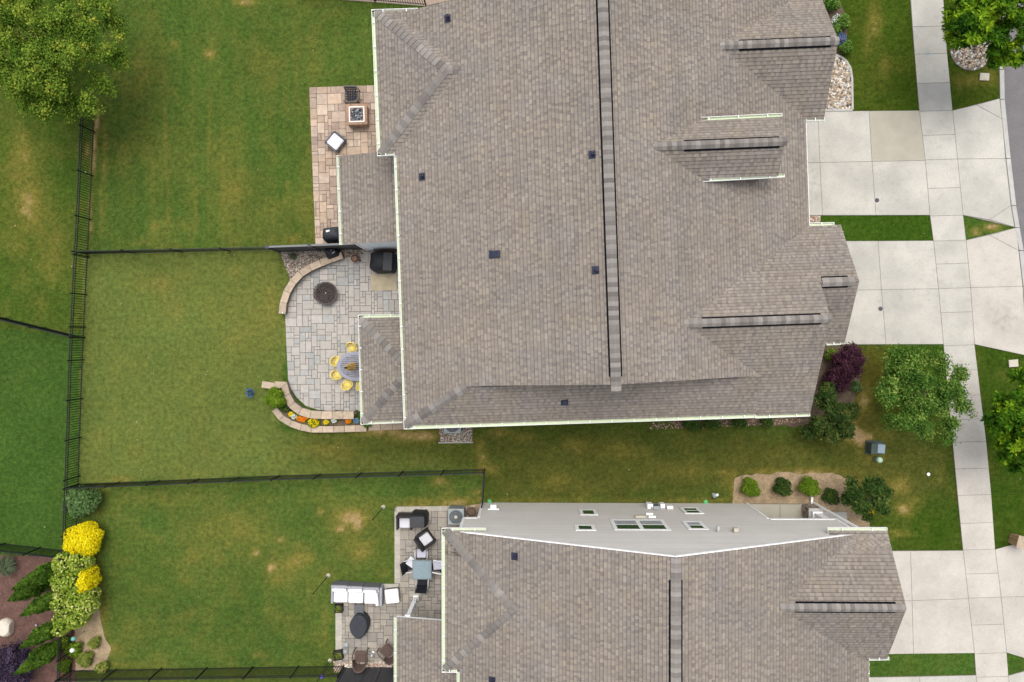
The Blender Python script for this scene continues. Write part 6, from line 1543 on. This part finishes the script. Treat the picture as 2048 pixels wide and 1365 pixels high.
# utility boxes
b = W(1753, 897, .3); t = thing('utility_pedestal', 'green utility pedestal with a pale lid on the bare soil', 'utility box', (b.x, b.y, 0), R(-4))
MB().box((-.22, 0, .3), (.30, .5, .6)).build('box', M['unit_green'], t, bevel=.02); MB().box((.14, 0, .22), (.40, .42, .44)).build('cabinet', M['unit_blue'], t, bevel=.03)
MB().box((.12, .0, .45), (.36, .38, .02)).build('lid', M['unit_blue'], t, bevel=.01); MB().box((.0, 0, .02), (.78, .62, .05)).build('plinth', M['unit_green'], t)
b = W(1760.5, 921, .5); tag(MB().lathe([(.12, 0), (.13, .4), (.135, .45), (.11, .52), (.03, .55)], 20).build('utility_marker', M['pale_green'], None, (b.x, b.y, 0), smooth=True), 'pale green round utility cap below the green pedestal', 'utility box')
b = W(1857, 949, .05); tag(MB().lathe([(.07, 0), (.075, .04), (.05, .045), (.03, .02)], 18).build('cleanout_cap', M['white'], None, (b.x, b.y, .02)), 'tiny white ring cap on the right lawn', 'drain cap')
for x, y, rz, lb in ((1969, 154, -3, 'pale rectangular meter box lid on the grass by the kerb'), (2027, 727, 5, 'pale meter box lid beside the lime tree at the right edge')):
    b = W(x, y, .06); o = MB().box((0, 0, .02), (.42, .33, .06)).box((0, 0, .052), (.34, .25, .008)).build('meter_box', M['lid'], None, (b.x, b.y, .03), (0, 0, R(rz)), bevel=.03); tag(o, lb, 'meter box')
for x, y, lb in ((1754, 401, 'round dark manhole cover on the upper driveway'), (1761, 618, 'round dark manhole cover on the middle driveway')):
    b = W(x, y, .05); t = thing('manhole_cover', lb, 'manhole cover', (b.x, b.y, .05), 0, 'round covers in the driveways'); MB().lathe([(.10, 0), (.10, .006), (.092, .007)], 24).build('lid', M['manhole'], t); MB().box((0, 0, .008), (.10, .015, .004)).build('grip', M['unit_dark'], t)
# little white and grey clutter beside the wall of the grey house
b = W(1430, 992, .15); t = thing('garden_ornament', 'small white and grey ornament on the grass by the grey house wall', 'ornament', (b.x, b.y, 0))
MB().lathe([(.10, 0), (.13, .08), (.09, .16), (.04, .2)], 10, wob=lambda a, j: 1 + .2 * sin(3 * a + j)).build('body', M['unit_grey'], t); MB().lathe([(.05, 0), (.07, .05), (.03, .1)], 10).build('head', M['white'], t, (.1, .04, .12)); MB().lathe([(.06, 0), (.05, .1)], 10).build('base', M['fence'], t, (-.05, -.12, 0))
b = W(1298, 1010, .05)
# mailbox pillar at the right edge
b = W(2042, 1084, .5); t = thing('brick_pillar', 'low tan brick pillar at the right edge by the lower apron', 'pillar', (b.x, b.y, 0), R(-14))
for c in range(7):
    for k in range(4):
        for s in (-1, 1):
            q = Matrix.Rotation(k * pi / 2, 3, 'Z') @ Vector((s * .12, -.19, .05 + c * .09)); MB().box((0, 0, 0), (.225, .09, .082)).build('brick', M['brick_box'], t, q, (0, 0, k * pi / 2))
MB().box((0, 0, .67), (.56, .56, .06)).build('cap_stone', M['stone_cap'], t, bevel=.01)
# ---- lawn geometry (after every paved outline is known)
x0, y0 = W2(-60, 1430); x1, y1 = W2(2110, -70)
st_ = .16; nx = int((x1 - x0) / st_) + 1; ny = int((y1 - y0) / st_) + 1
gx, gy = np.meshgrid(x0 + np.arange(nx) * st_, y0 + np.arange(ny) * st_)
gx = gx.ravel(); gy = gy.ravel(); gz = .012 * (fbm(gx, gy, .8, 3) - .5)
V = np.c_[gx, gy, gz]; i = np.arange((nx - 1) * (ny - 1)); r_ = i // (nx - 1); c_ = i % (nx - 1); a_ = r_ * nx + c_
Fq = np.c_[a_, a_ + 1, a_ + nx + 1, a_ + nx]
lawn = npmesh('lawn', V, Fq, M['lawn'], vattr=lawncol(gx, gy), kind='structure')
# ---- grass blades, one mesh
NB = 900000
bx = x0 + (x1 - x0) * rng.random(NB); by = y0 + (y1 - y0) * rng.random(NB)
keep = np.ones(NB, bool); P = np.c_[bx, by]
for poly in GUARD + HOUSE:
    q = np.array(poly); lo = q.min(0); hi = q.max(0)
    idx = np.where(keep & (bx > lo[0]) & (bx < hi[0]) & (by > lo[1]) & (by < hi[1]))[0]
    if len(idx): keep[idx[inside(P[idx], poly)]] = False
bx = bx[keep]; by = by[keep]; n = len(bx)
col = lawncol(bx, by); bare = np.clip((col[:, 0] - .26) * 8, 0, 1); k2 = rng.random(n) > bare
bx = bx[k2]; by = by[k2]; col = col[k2]; n = len(bx)
h = rng.uniform(.02, .05, n); a = rng.uniform(0, 2 * pi, n); wd = rng.uniform(.006, .012, n); ln = rng.uniform(.0, .05, n); a2 = rng.uniform(0, 2 * pi, n)
dx = np.cos(a) * wd; dy = np.sin(a) * wd; gz = .012 * (fbm(bx, by, .8, 3) - .5) - .004
V = np.stack([np.c_[bx - dx, by - dy, gz], np.c_[bx + dx, by + dy, gz], np.c_[bx + np.cos(a2) * ln, by + np.sin(a2) * ln, gz + h]], 1).reshape(-1, 3)
npmesh('grass', V, np.arange(n * 3).reshape(-1, 3), M['blade'], fattr=col * 1.25, kind='stuff')

# a few fallen leaves and clippings on the grass
NL = 150; lx = x0 + (x1 - x0) * rng.random(NL); ly = y0 + (y1 - y0) * rng.random(NL); P = np.c_[lx, ly]; ok = np.ones(NL, bool)
for poly in GUARD + HOUSE: ok &= ~inside(P, poly)
lx = lx[ok]; ly = ly[ok]; n = len(lx); a = rng.uniform(0, 2 * pi, n); s1 = rng.uniform(.012, .03, n); s2 = s1 * rng.uniform(.3, .8, n); c_, s_ = np.cos(a), np.sin(a)
V = np.stack([np.c_[lx + c_ * s1 * u - s_ * s2 * v, ly + s_ * s1 * u + c_ * s2 * v, np.full(n, .05) + .01 * u] for u, v in ((-1, -1), (1, -1), (1, 1), (-1, 1))], 1).reshape(-1, 3)
ct = np.array([(.45, .36, .2), (.5, .48, .3), (.3, .34, .12), (.42, .36, .2)])[rng.integers(0, 4, n)]
npmesh('fallen_leaves', V, np.arange(n * 4).reshape(-1, 4), M['chip'], fattr=ct, kind='stuff')
